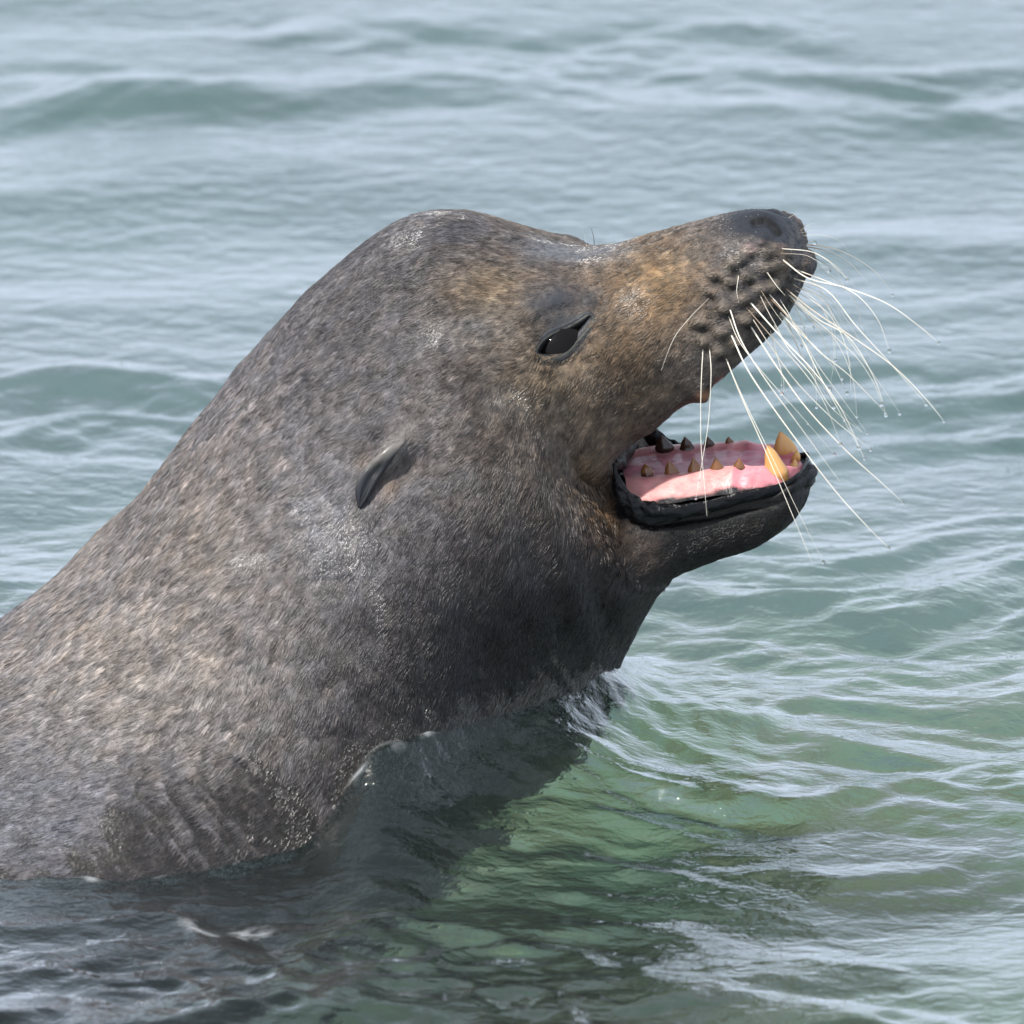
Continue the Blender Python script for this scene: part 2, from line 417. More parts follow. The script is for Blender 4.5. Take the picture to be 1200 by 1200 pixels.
    wl = sstep(-8, 8, py - top + 12 + 75 * jw + 10 * jf)
    strk = sstep(.60, .72, noise3(np.stack([ux * .0006, uy * .00006, yl_sign(P) * .01], 1), .0030, 95)) * sstep(360, 250, px)
    wl = wl * (1 - .75 * strk)
    lay((.022, .018, .015), wl * .92); c *= np.where(wl > .5, np.exp((fine - .5) * 1.6), 1)[:, None]; wet = np.maximum(wet, wl * .95); fur = fur * (1 - .6 * wl)
    lay((.018, .017, .018), sstep(.006, -.006, P[:, 2]) * .9)
    fur *= sstep(-.012, -.004, P[:, 2])
    return np.clip(c, .004, .9), np.clip(fur, 0, 1), np.clip(wet, 0, 1)

# ------------------------------------------------------------------ body mesh
V, Q = build_body_surface(.0034)
# keep only what stands above, or shows through, the water
V = project(V, 2)
me0 = mesh_from('rough_body', V, Q)
tmp = bpy.data.objects.new('rough_body', me0); COL.objects.link(tmp)
md = tmp.modifiers.new('s', 'SUBSURF'); md.levels = 1; md.render_levels = 1
dg = bpy.context.evaluated_depsgraph_get()
me = bpy.data.meshes.new_from_object(tmp.evaluated_get(dg)); bpy.data.objects.remove(tmp)
V = project(coords(me), 1)
V0 = V.copy()
me.vertices.foreach_set('co', V.astype(np.float32).ravel()); me.update()
Nn = vnormals(me)
px, py = near_px(V)
facing = np.ones(len(V))
d = np.zeros(len(V))
# large forms
d += -.0045 * blob(px, py, 690, 340, 40, 18, 10)                    # hollow before the brow
d += .0050 * blob(px, py, 640, 352, 34, 14, 12)                     # brow
d += -.0045 * blob(px, py, 664, 394, 34, 24, 25)                      # socket
d += .0040 * blob(px, py, 620, 450, 50, 22, -25) - .0025 * blob(px, py, 668, 432, 34, 10, 20)
d += .0045 * blob(px, py, 868, 372, 44, 40) - .003 * blob(px, py, 815, 345, 20, 50, -30)          # whisker bed
d += .0035 * blob(px, py, 905, 300, 26, 22)
d += -.004 * blob(px, py, 735, 640, 20, 60, 15) + .004 * blob(px, py, 700, 610, 20, 70, 10)    # cheek fold
d += .003 * blob(px, py, 760, 410, 24, 60, 20)
d += -.0035 * blob(px, py, 478, 552, 26, 16, 45) - .003 * blob(px, py, 436, 518, 14, 9, 45)
d += .0120 * blob(px, py, 458, 529, 27, 9, 50) - .004 * blob(px, py, 482, 540, 26, 9, 50)                          # ridge of the ear root
d += -.004 * blob(px, py, 432, 575, 26, 10, 58)
d += .004 * (fbm(V, .07, 5) - .5) * 2 * sstep(.0, .1, V[:, 2] + .05)
for x, y, r, l, an, am in ((668, 690, 20, 70, -72, .0024), (590, 640, 24, 110, -68, .0020), (505, 690, 26, 110, -74, .0018), (330, 560, 28, 110, -48, .0014)):
    d += am * blob(px, py, x, y, l, r, an) - am * blob(px, py, x + 34, y + 10, l, r, an)
for x, y in PITS:
    rz = ((x * 7.3 + y * 3.1) % 1.0); a_ = -40 + 90 * ((x * 3.7 + y * 9.1) % 1.0)
    pw_ = float(np.interp(y, [280, 315], [.25, 1]))
    d += pw_ * -(.0020 + .0020 * rz) * blob(px, py, x, y, 5 + 4 * rz, 3.2 + 2 * rz, a_) + pw_ * .0038 * blob(px, py, x - 5, y - 9, 7 + 4 * rz, 5 + 2 * rz, a_)
mz = blob(px, py, 890, 330, 60, 70)
d += mz * .0022 * (fbm(V, .008, 61, 3) - .5) * 2
# nostril and nose pad
d += -.0028 * np.exp(-(seg_dist(px, py, [(884, 260), (896, 258), (907, 265), (912, 273)]) / 4) ** 2)
d += .0022 * blob(px, py, 890, 249, 26, 7, 0)
# crumpled skin at the mouth corner, lip roll
lo = seg_dist(px, py, LIP_LO)
d += .0028 * np.exp(-((lo - 9) / 5) ** 2) * (px > 722) - .0018 * np.exp(-((lo - 17) / 4) ** 2) * (px > 740)
d += .0045 * blob(px, py, 752, 588, 20, 14, -35) * (.4 + 1.6 * (fbm(V, .006, 63, 2) - .3))
d += -.0022 * np.exp(-(seg_dist(px, py, [(690, 371), (699, 360), (702, 350)]) / 4) ** 2) - .0016 * np.exp(-(seg_dist(px, py, [(624, 380), (640, 366), (662, 360), (684, 352)]) / 4) ** 2) - .0014 * np.exp(-(seg_dist(px, py, [(632, 424), (652, 430), (676, 420), (692, 400)]) / 4) ** 2)
# eye opening sunk below the lids
ex = np.array(EYE_UP + EYE_LO[::-1][1:-1], float)
es = poly_sdf(px, py, ex)
d += -.0085 * sstep(3.5, -3, es)
# small fold on the crown
d += .0032 * np.exp(-(seg_dist(px, py, [(492, 258), (505, 252), (522, 254)]) / 5) ** 2)
d += .0065 * blob(px, py, 826, 466, 13, 8, 20) + .002 * blob(px, py, 852, 450, 10, 8, 30)
# coat relief
furrow = fbm(V, .0035, 41, 2) - .5
V = V + Nn * d[:, None]
me.vertices.foreach_set('co', V.astype(np.float32).ravel()); me.update(); Nn = vnormals(me)
V = V + Nn * (.0006 * furrow)[:, None]
me.vertices.foreach_set('co', V.astype(np.float32).ravel()); me.update()
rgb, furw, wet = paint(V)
at = me.color_attributes.new('coat', 'FLOAT_COLOR', 'POINT')
at.data.foreach_set('color', np.hstack([rgb, wet[:, None]]).astype(np.float32).ravel())
me.polygons.foreach_set('use_smooth', np.ones(len(me.polygons), bool))
tri = np.empty(len(me.polygons) * 4, np.int32); me.polygons.foreach_get('vertices', tri); QF = tri.reshape(-1, 4)
BVH = BVHTree.FromPolygons([tuple(v) for v in V], QF.tolist())

# ------------------------------------------------------------------ materials
def new_mat(name):
    m = bpy.data.materials.new(name); m.use_nodes = True; t = m.node_tree
    return m, t, t.nodes, t.links, t.nodes['Principled BSDF']
def simple(name, col, rough=.5, spec=.5, coat=0, sss=0):
    m, t, N, L, P = new_mat(name)
    P.inputs['Base Color'].default_value = (*col, 1); P.inputs['Roughness'].default_value = rough
    P.inputs['Specular IOR Level'].default_value = spec; P.inputs['Coat Weight'].default_value = coat; P.inputs['Coat Roughness'].default_value = .06
    if sss:
        P.inputs['Subsurface Weight'].default_value = sss; P.inputs['Subsurface Scale'].default_value = .006
        P.inputs['Subsurface Radius'].default_value = (1, .35, .25)
    return m, t, N, L, P
# coat / skin
m_skin, t, N, L, P = new_mat('wet_sea_lion_skin')
a = N.new('ShaderNodeAttribute'); a.attribute_name = 'coat'; L.new(a.outputs['Color'], P.inputs['Base Color'])
mr = N.new('ShaderNodeMapRange'); mr.inputs[1].default_value = .2; mr.inputs[2].default_value = .95; mr.inputs[3].default_value = .52; mr.inputs[4].default_value = .24
L.new(a.outputs['Alpha'], mr.inputs[0])
nz = N.new('ShaderNodeTexNoise'); nz.inputs['Scale'].default_value = 900; nz.inputs['Detail'].default_value = 3
geo = N.new('ShaderNodeNewGeometry'); L.new(geo.outputs['Position'], nz.inputs['Vector'])
ad = N.new('ShaderNodeMath'); ad.operation = 'MULTIPLY_ADD'; ad.inputs[1].default_value = .18; L.new(nz.outputs[0], ad.inputs[0]); L.new(mr.outputs[0], ad.inputs[2])
L.new(ad.outputs[0], P.inputs['Roughness'])
bp = N.new('ShaderNodeBump'); bp.inputs['Strength'].default_value = .5; bp.inputs['Distance'].default_value = .0012
nz2 = N.new('ShaderNodeTexNoise'); nz2.inputs['Scale'].default_value = 420; nz2.inputs['Detail'].default_value = 4; L.new(geo.outputs['Position'], nz2.inputs['Vector'])
L.new(nz2.outputs[0], bp.inputs['Height']); L.new(bp.outputs[0], P.inputs['Normal'])
P.inputs['Specular IOR Level'].default_value = .3
me.materials.append(m_skin)
m_fur, t, N, L, P = new_mat('short_wet_fur')
a = N.new('ShaderNodeAttribute'); a.attribute_name = 'coat'; L.new(a.outputs['Color'], P.inputs['Base Color'])
mr = N.new('ShaderNodeMapRange'); mr.inputs[1].default_value = .25; mr.inputs[2].default_value = .9; mr.inputs[3].default_value = .31; mr.inputs[4].default_value = .22; L.new(a.outputs['Alpha'], mr.inputs[0]); L.new(mr.outputs[0], P.inputs['Roughness'])
mr = N.new('ShaderNodeMapRange'); mr.inputs[1].default_value = .25; mr.inputs[2].default_value = .9; mr.inputs[3].default_value = .38; mr.inputs[4].default_value = 1.0; L.new(a.outputs['Alpha'], mr.inputs[0]); L.new(mr.outputs[0], P.inputs['Specular IOR Level'])
P.inputs['Sheen Weight'].default_value = .0; P.inputs['Sheen Roughness'].default_value = .4; P.inputs['Sheen Tint'].default_value = (.75, .85, 1, 1)

# ------------------------------------------------------------------ animal root and parts
root = bpy.data.objects.new('sea_lion', None); COL.objects.link(root); root.location = (0, 0, 0)
root.empty_display_size = .1
root['label'] = 'bull sea lion rearing out of the water with mouth wide open'
root['category'] = 'sea lion'
def part(name, mesh, parent=None, mat=None, label=None, kind=None):
    o = bpy.data.objects.new(name, mesh); COL.objects.link(o); o.parent = parent or root
    if mat: mesh.materials.append(mat)
    if label: o['label'] = label
    if kind: o['kind'] = kind
    return o
me.name = 'body'
part('body', me)

# fur: strands rooted over the body, lying along the coat
def tri_areas():
    A, B, C, D = (V[QF[:, i]] for i in range(4))
    return .5 * np.linalg.norm(np.cross(C - A, D - B), axis=1)
def make_fur(n):
    rng = np.random.default_rng(3)
    ar = tri_areas(); cen = V[QF].mean(1)
    fw = furw[QF].mean(1)
    x0, y0 = to_px(cen)
    # the camera side and the crown carry most of the strands, the far side a thinner coat
    Nf = Nn[QF].mean(1); vis = (Nf @ (-FWD)) > -.25
    dens = ar * (fw ** 1.0) * np.where(vis, 1, .3) * np.where(cen[:, 0] < -.44, .15, 1)
    dens[cen[:, 2] < -.015] = 0
    cdf = np.cumsum(dens); cdf /= cdf[-1]
    f = np.searchsorted(cdf, rng.random(n)); u = rng.random((n, 1)); v = rng.random((n, 1))
    A, B, C, D = (V[QF[f, i]] for i in range(4))
    R = (A * (1 - u) + B * u) * (1 - v) + (D * (1 - u) + C * u) * v
    NA = Nn[QF[f]].mean(1); NA /= np.linalg.norm(NA, axis=1)[:, None]
    Fd = flow(R, NA)
    side = np.cross(NA, Fd)
    cl = (noise3(R, .008, 101) - .5) * .7 + (noise3(R, .004, 103) - .5) * .5 + rng.normal(0, .05, n)
    D0 = Fd * np.cos(cl)[:, None] + side * np.sin(cl)[:, None]
    lift = .05 + .09 * (noise3(R, .005, 107) - .3) + rng.normal(0, .05, n)
    px_, py_ = near_px(R)
    ln = np.interp(px_, [0, 500, 700, 800, 950], [.0062, .0058, .0052, .0042, .0034]) * rng.uniform(.7, 1.25, n)
    ln *= np.where((px_ < 740) & (py_ > 560), 1.25, 1.0) * (.35 + .65 * furw[QF[f]].mean(1))
    k = 4; T = np.linspace(0, 1, k)
    pts = np.empty((n, k, 3), np.float32)
    for i, tt in enumerate(T):
        pts[:, i] = R + D0 * (ln * tt)[:, None] + NA * (ln * (lift * tt - .10 * tt * tt) + .0001 - .0004 * (tt == 0))[:, None]
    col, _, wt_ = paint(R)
    col = col * rng.uniform(.72, 1.30, (n, 1))
    hc = bpy.data.hair_curves.new('fur'); hc.add_curves([k] * n)
    hc.attributes['position'].data.foreach_set('vector', pts.reshape(-1, 3).ravel())
    ra = hc.attributes.get('radius') or hc.attributes.new('radius', 'FLOAT', 'POINT')
    rr = np.tile(np.array([.00029, .00030, .00024, .00006], np.float32), (n, 1)) * rng.uniform(.75, 1.25, (n, 1)).astype(np.float32)
    ra.data.foreach_set('value', rr.ravel())
    ca = hc.attributes.new('coat', 'FLOAT_COLOR', 'CURVE')
    ca.data.foreach_set('color', np.hstack([np.clip(col, 0, 1), wt_[:, None]]).astype(np.float32).ravel())
    return part('fur', hc, mat=m_fur, kind='stuff')
FUR_N = 330000
make_fur(FUR_N)

def hit(px, py):
    """point and normal of the body under a measured photo position"""
    dr = ray_dir(px, py); dr = dr / np.linalg.norm(dr)
    loc, nor, idx, dist = BVH.ray_cast(Vector(CAM), Vector(dr))
    if loc is None: return None, None
    nor = np.array(nor)
    if nor @ dr > 0: nor = -nor
    return np.array(loc), nor
def tube(pts, rad, sides=6):
    pts = np.asarray(pts, float); n = len(pts); tg = np.gradient(pts, axis=0); tg /= np.linalg.norm(tg, axis=1)[:, None]
    up = np.array([.13, .3, .94]); s1 = np.cross(tg, up); s1 /= np.linalg.norm(s1, axis=1)[:, None]; s2 = np.cross(tg, s1)
    an = np.linspace(0, 2 * math.pi, sides, endpoint=False)
    W = pts[:, None] + np.asarray(rad)[:, None, None] * (np.cos(an)[None, :, None] * s1[:, None] + np.sin(an)[None, :, None] * s2[:, None])
    F = [(i * sides + j, i * sides + (j + 1) % sides, (i + 1) * sides + (j + 1) % sides, (i + 1) * sides + j) for i in range(n - 1) for j in range(sides)]
    return W.reshape(-1, 3), F
def uv_sphere(c, r, nu=16, nv=10, M=None):
    vs = []; fs = []
    for i in range(nv + 1):
        for j in range(nu):
            th = math.pi * i / nv; ph = 2 * math.pi * j / nu
            vs.append((math.sin(th) * math.cos(ph), math.sin(th) * math.sin(ph), math.cos(th)))
    vs = np.array(vs) * r
    if M is not None: vs = vs @ M
    for i in range(nv):
        for j in range(nu):
            fs.append((i * nu + j, (i + 1) * nu + j, (i + 1) * nu + (j + 1) % nu, i * nu + (j + 1) % nu))
    return vs + c, fs

# ------------------------------------------------------------------ eyes
m_eye, *_ = simple('dark_wet_eyeball', (.005, .0035, .003), .05, .22, 0)
m_lid, t, N, L, P = simple('bare_eyelid_skin', (.03, .033, .04), .48, .3, .0)
nz = N.new('ShaderNodeTexNoise'); nz.inputs['Scale'].default_value = 500; nz.inputs['Detail'].default_value = 3; geo = N.new('ShaderNodeNewGeometry'); L.new(geo.outputs['Position'], nz.inputs['Vector'])
bp = N.new('ShaderNodeBump'); bp.inputs['Strength'].default_value = .5; bp.inputs['Distance'].default_value = .0010; L.new(nz.outputs[0], bp.inputs['Height']); L.new(bp.outputs[0], P.inputs['Normal'])
a = N.new('ShaderNodeAttribute'); a.attribute_name = 'coat'; L.new(a.outputs['Color'], P.inputs['Base Color'])
# skin surface without the eye hole, for the lids to lie on
def skin_ray(px, py):
    dr = ray_dir(px, py); lo_, hi_ = DIST - .3, DIST + .1
    ts = np.linspace(lo_, hi_, 400); pts = CAM + ts[:, None] * dr
    dd = body_sdf(pts[:, 0], pts[:, 1], pts[:, 2]); i = int(np.argmax(dd < 0)); k = dd[i - 1] / (dd[i - 1] - dd[i])
    return CAM + (ts[i - 1] + (ts[i] - ts[i - 1]) * k) * dr
Pc = skin_ray(*LID_C)
_p1 = skin_ray(LID_C[0] + 12, LID_C[1]); _p2 = skin_ray(LID_C[0], LID_C[1] - 12)
EN = np.cross(_p1 - Pc, _p2 - Pc); EN /= np.linalg.norm(EN)
if EN @ FWD > 0: EN = -EN
def resample(pts, n):
    pts = np.asarray(pts, float); l = np.r_[0, np.cumsum(np.hypot(*np.diff(pts, axis=0).T))]
    c = catmull(pts, 200); lc = np.r_[0, np.cumsum(np.hypot(*np.diff(c, axis=0).T))]
    t_ = np.linspace(0, lc[-1], n); return np.stack([np.interp(t_, lc, c[:, 0]), np.interp(t_, lc, c[:, 1])], 1)
ne = 40
upc = resample(EYE_UP, ne); loc_ = resample(EYE_LO, ne)
loop = np.vstack([upc, loc_[::-1][1:-1]]); cen = np.array([662., 394.])
isup = np.r_[np.ones(ne), np.zeros(ne - 2)]
# rings: how far out from the opening, height above the skin (mm), colour
RUP = [(-1.5, -7.0, (.01, .01, .01)), (0, -2.6, (.012, .012, .014)), (1.0, -.2, (.02, .02, .022)), (2.2, .3, (.035, .038, .036)), (3.6, .3, (.050, .050, .040)), (5, -.2, (.03, .032, .035)), (7.5, .4, (.04, .042, .048)), (10, .1, (.045, .046, .05)), (13.5, -1.5, (.05, .05, .055)), (18, -4.5, (.05, .05, .05))]
RLO = [(-3.0, -7.0, (.01, .01, .01)), (-2, -2.2, (.03, .033, .04)), (0.5, -1.2, (.06, .065, .075)), (3.5, -.9, (.022, .025, .032)), (5.5, -.2, (.05, .053, .06)), (8, .3, (.08, .08, .062)), (10.5, -.3, (.03, .032, .036)), (13, .1, (.05, .05, .055)), (16, -1.5, (.06, .055, .055)), (20, -4.5, (.05, .05, .05))]
Vr = []; Cr = []
tgv = np.roll(loop, -1, 0) - np.roll(loop, 1, 0); nrm = np.stack([tgv[:, 1], -tgv[:, 0]], 1); nrm /= np.linalg.norm(nrm, axis=1)[:, None]
if ((loop + nrm - cen) ** 2).sum() < ((loop - nrm - cen) ** 2).sum(): nrm = -nrm
blend = isup.copy()
for _ in range(4): blend = (np.roll(blend, 1) + blend + np.roll(blend, -1)) / 3
RUP = [(a_ if a_ < 3 else 3 + (a_ - 3) * .72, b_, c_) for a_, b_, c_ in RUP]; RLO = [(a_ if a_ < 3 else 3 + (a_ - 3) * .72, b_, c_) for a_, b_, c_ in RLO]
for k in range(len(RUP)):
    off = RUP[k][0] * blend + RLO[k][0] * (1 - blend); hgt = RUP[k][1] * blend + RLO[k][1] * (1 - blend)
    if k > 2:
        sm = nrm.copy()
        for _ in range(k * 2): sm = (np.roll(sm, 1, 0) + sm + np.roll(sm, -1, 0)) / 3
        sm /= np.linalg.norm(sm, axis=1)[:, None]
    else: sm = nrm
    ring = loop + sm * off[:, None]
    for _ in range(k): ring = (np.roll(ring, 1, 0) + 2 * ring + np.roll(ring, -1, 0)) / 4
    wr = .22 * np.sin(np.arange(len(loop)) * 1.7 + k * 2) * (3 < k < 9)
    for j, (x, y) in enumerate(ring):
        p = skin_ray(x, y) - np.array([0, 0, 0]); dd = -.0045 * blob(x, y, 664, 394, 34, 24, 25) + .0050 * blob(x, y, 640, 352, 34, 14, 12)
        Vr.append(p + EN * ((hgt[j] + wr[j]) * .001 + dd + .0006))
        Cr.append((.45 + .9 * float(noise3(np.array([[x, y, 0.]]), 7., 3)[0])) * np.array(RUP[k][2]) * blend[j] + .6 * (.45 + .9 * float(noise3(np.array([[x, y, 9.]]), 5., 3)[0])) * np.array(RLO[k][2]) * (1 - blend[j]))
Vr = np.array(Vr); Cr = np.array(Cr); nl = len(loop)
Fr = [(k * nl + j, k * nl + (j + 1) % nl, (k + 1) * nl + (j + 1) % nl, (k + 1) * nl + j) for k in range(len(RUP) - 1) for j in range(nl)]
def lid_mesh(Vs, flip):
    m = mesh_from('eyelid', Vs, [f[::-1] for f in Fr] if flip else Fr)
    ca = m.color_attributes.new('coat', 'FLOAT_COLOR', 'POINT'); ca.data.foreach_set('color', np.hstack([Cr, np.ones((len(Cr), 1))]).astype(np.float32).ravel())
    return m
ec = skin_ray(659, 396) - EN * .0180
_e1 = RGT * .80 + UPV * .58; _e1 -= (_e1 @ EN) * EN; _e1 /= np.linalg.norm(_e1)
for far in (False, True):
    f = mirror if far else (lambda p: p)
    sv, sf = uv_sphere(ec, .0168, 40, 30); sv = sv + .35 * ((sv - ec) @ _e1)[:, None] * _e1
    part('eyeball', mesh_from('eyeball', f(sv), sf), mat=m_eye)
    o = part('eyelid', lid_mesh(f(Vr), far), mat=m_lid)
    sm_ = o.modifiers.new('s', 'SUBSURF'); sm_.levels = sm_.render_levels = 1

# ------------------------------------------------------------------ ears: a small rolled leaf of skin
m_ear, t, N, L, P = simple('ear_skin', (.02, .02, .024), .34, .5, .25)
a = N.new('ShaderNodeAttribute'); a.attribute_name = 'coat'; L.new(a.outputs['Color'], P.inputs['Base Color'])
axis = resample([(476, 506), (461, 526), (446, 545), (431, 565), (423, 582), (420, 596)], 26)
EV = []; EC = []
side_px = np.array([.80, .60])
for i, (x, y) in enumerate(axis):
    t_ = i / 25; p, nn = hit(x, y)
    if i == 0: en0 = nn
    q, _ = hit(x + 4, y + 3); sdv = q - p; sdv -= (sdv @ en0) * en0; sdv /= np.linalg.norm(sdv)
    wd = np.interp(t_, [0, .25, .5, .72, .9, 1], [.0018, .0050, .0060, .0070, .0054, .0012])
    hh = np.interp(t_, [0, .2, .45, .7, .9, 1], [-.0050, .0030, .0075, .0105, .0088, .0030])
    gro = np.interp(t_, [0, .45, .6, .9, 1], [0, .1, .9, .9, .2])
    ns = 22
    for j in range(ns):
        an = 2 * math.pi * j / ns; ca_, sa_ = math.cos(an), math.sin(an)
        gr = gro * .0050 * math.exp(-((an - math.pi * .42) / .36) ** 2)
        EV.append(p + sdv * wd * ca_ + en0 * (hh * .55 + hh * .62 * sa_ - gr))
        dk = np.clip((t_ - .30 + .30 * ca_) * 3, 0, 1)
        c0 = np.array((.15, .135, .12)) * (.6 + .8 * float(noise3(np.array([[i * 1., j * 1., 0.]]), 1.7, 8)[0])) * (1 - dk) + np.array((.014, .014, .018)) * dk  # grey upper fold painted paler as if lit, rolled flap black
        if gr > .0015: c0 = np.array((.006, .006, .007))
        EC.append(c0)
EV = np.array(EV); EC = np.array(EC); ns = 22
EF = [(i * ns + j, i * ns + (j + 1) % ns, (i + 1) * ns + (j + 1) % ns, (i + 1) * ns + j) for i in range(25) for j in range(ns)]
for far in (False, True):
    m = mesh_from('ear', mirror(EV) if far else EV, [f[::-1] for f in EF] if far else EF)
    ca = m.color_attributes.new('coat', 'FLOAT_COLOR', 'POINT'); ca.data.foreach_set('color', np.hstack([EC, np.ones((len(EC), 1))]).astype(np.float32).ravel())
    o = part('ear', m, mat=m_ear); sm_ = o.modifiers.new('s', 'SUBSURF'); sm_.levels = sm_.render_levels = 1

# ------------------------------------------------------------------ lower gum and mouth floor
m_gum, t, N, L, P = simple('wet_pink_gum', (.62, .24, .25), .36, .45, .18, .3)
a = N.new('ShaderNodeAttribute'); a.attribute_name = 'coat'; L.new(a.outputs['Color'], P.inputs['Base Color'])
nz = N.new('ShaderNodeTexNoise'); nz.inputs['Scale'].default_value = 160; nz.inputs['Detail'].default_value = 4
bp = N.new('ShaderNodeBump'); nz.inputs['Roughness'].default_value = .65; bp.inputs['Strength'].default_value = .6; bp.inputs['Distance'].default_value = .0016
geo = N.new('ShaderNodeNewGeometry'); L.new(geo.outputs['Position'], nz.inputs['Vector']); L.new(nz.outputs[0], bp.inputs['Height']); L.new(bp.outputs[0], P.inputs['Normal'])
GX = [690, 735, 760, 800, 850, 900, 925, 944]
GW = [.050, .055, .0580, .0545, .0460, .0385, .0290, .0175]
GZ = [550, 544, 541, 538, 533, 533, 538, 546]            # height of the tooth row in the middle plane (photo rows)
nu_, nv_ = 90, 64
GV = []; GC = []
for i in range(nu_):
    pxx = 729 + (946 - 729) * (1 - (1 - i / (nu_ - 1)) ** 1.35)
    W = np.interp(pxx, GX, GW); f = max(0, (pxx - 905) / 46) ** 1.6
    W *= math.sqrt(max(.02, 1 - max(0, (pxx - 908) / 37) ** 2.4))
    px_row = pxx
    for j in range(nv_):
        s_ = -1 + 2 * j / (nv_ - 1); pxx = px_row + 22 * max(0, -s_) * (1 - i / (nu_ - 1)) ** 2; base = sag(np.array(pxx), np.array(np.interp(pxx, GX, GZ)))
        e_ = (abs(s_) ** 3 + f ** 3) ** (1 / 3)
        h_ = np.interp(e_, [0, .2, .36, .47, .54, .64, .80, .93, 1.05, 1.3], [-2.6, -3.4, -3.4, -1.0, 0, -.8, -5.5, -10.5, -15, -18])
        rear = np.clip((760 - pxx) / 60, 0, 1); h_ += 2.5 * rear * (1 - min(e_, 1))
        q = np.array([[pxx * .0006 * 1.0, s_ * W, 0]]); h_ -= 16 * max(0, (750 - pxx) / 30) ** 2 * min(1, e_) ** 2
        lump = 1.0 * (float(noise3(q, .014, 7)[0]) - .5) + .5 * (float(noise3(q, .006, 9)[0]) - .5)
        if pxx > 868: lump += 2.2 * (float(noise3(q, .007, 19)[0]) - .3)
        lump += 2.5 * math.exp(-((pxx - 868) / 9) ** 2) * math.exp(-((abs(s_) - .72) / .16) ** 2)
        GV.append(from_local(base[0], s_ * W, base[2] + (h_ + lump) * .001))
        c0 = np.array((.80, .40, .375)); inner = np.clip((.5 - e_) / .2, 0, 1)
        c0 = c0 * (1 - inner) + np.array((.62, .24, .28)) * inner
        n2 = float(noise3(q, .006, 3)[0]); n4 = float(noise3(q * np.array([[1, 2.5, 1]]), .0035, 13)[0]); c0 = c0 * (.80 + .40 * n2) * (1 - np.array((.05, .30, .25)) * max(0, n4 - .45) * 1.6)
        if pxx > 868: c0 = c0 * np.array((.95, .72, .85))
        gl_ = min(math.hypot(px_row - tx_, 9 * (abs(abs(s_) - .5) / .12)) for tx_ in (758, 788, 815, 841, 866)); c0 = c0 * (1 - np.array((.30, .55, .50)) * math.exp(-(gl_ / 9) ** 2))
        c0 = c0 * (1 - .25 * rear * np.array((.1, .5, .4)))
        edge = np.clip((e_ - .90 + .10 * (n2 - .5)) / .05, 0, 1)
        c0 = c0 * (1 - edge) + np.array((.012, .011, .013)) * edge
        GC.append(c0)
GF = [(i * nv_ + j, (i + 1) * nv_ + j, (i + 1) * nv_ + j + 1, i * nv_ + j + 1) for i in range(nu_ - 1) for j in range(nv_ - 1)]
m = mesh_from('lower_gum', GV, GF); GC = np.array(GC)
ca = m.color_attributes.new('coat', 'FLOAT_COLOR', 'POINT'); ca.data.foreach_set('color', np.hstack([GC, np.ones((len(GC), 1))]).astype(np.float32).ravel())
o = part('lower_gum', m, mat=m_gum); sm_ = o.modifiers.new('s', 'SUBSURF'); sm_.levels = sm_.render_levels = 1

# ------------------------------------------------------------------ black lower lip, one roll round the jaw
m_lip, t, N, L, P = simple('wet_black_lip', (.004, .004, .005), .25, .28, .0)
nz = N.new('ShaderNodeTexNoise'); nz.inputs['Scale'].default_value = 260; nz.inputs['Detail'].default_value = 4; geo = N.new('ShaderNodeNewGeometry'); L.new(geo.outputs['Position'], nz.inputs['Vector'])
bp = N.new('ShaderNodeBump'); bp.inputs['Strength'].default_value = .8; bp.inputs['Distance'].default_value = .0018; L.new(nz.outputs[0], bp.inputs['Height']); L.new(bp.outputs[0], P.inputs['Normal'])
LP = resample([(720, 543), (724, 560), (734, 580), (752, 594), (775, 598), (800, 595), (830, 590), (868, 579), (905, 572), (926, 563), (941, 552)], 46)
near_pts = []
for x, y in LP:
    W = np.interp(x, [720, 735, 760, 800, 850, 900, 925, 944], [.060, .062, .0610, .0545, .0462, .0372, .0265, .010])
    if x > 925: W = .0255 * math.sqrt(max(0, 1 - ((x - 925) / 19.5) ** 2)) + .0015
    xs_ = (x - 600) * S
    for _ in range(4): B = at_y(np.array(x), np.array(y), float(ysag_x(xs_)) - W); xs_ = B[0] + turn(xs_) * W
    near_pts.append((xs_, W, B[2]))
near_pts = np.array(near_pts)
full = np.vstack([np.c_[near_pts[:, 0], -near_pts[:, 1], near_pts[:, 2]], np.c_[near_pts[::-1, 0], near_pts[::-1, 1], near_pts[::-1, 2]]])
for _ in range(2): full[1:-1] = (full[:-2] + full[1:-1] * 2 + full[2:]) / 4
full = catmull(full, 260)
ctr = from_local(full[:, 0], full[:, 1], full[:, 2]); tg = np.gradient(ctr, axis=0); tg /= np.linalg.norm(tg, axis=1)[:, None]
ow = np.cross(tg, np.array([0, 0, 1.0])); ow /= np.linalg.norm(ow, axis=1)[:, None]; upl = np.cross(ow, tg)
ns_ = 20; LV = []
kk = np.arange(260); endf = np.clip(np.minimum(kk, 259 - kk) / 14, .25, 1)
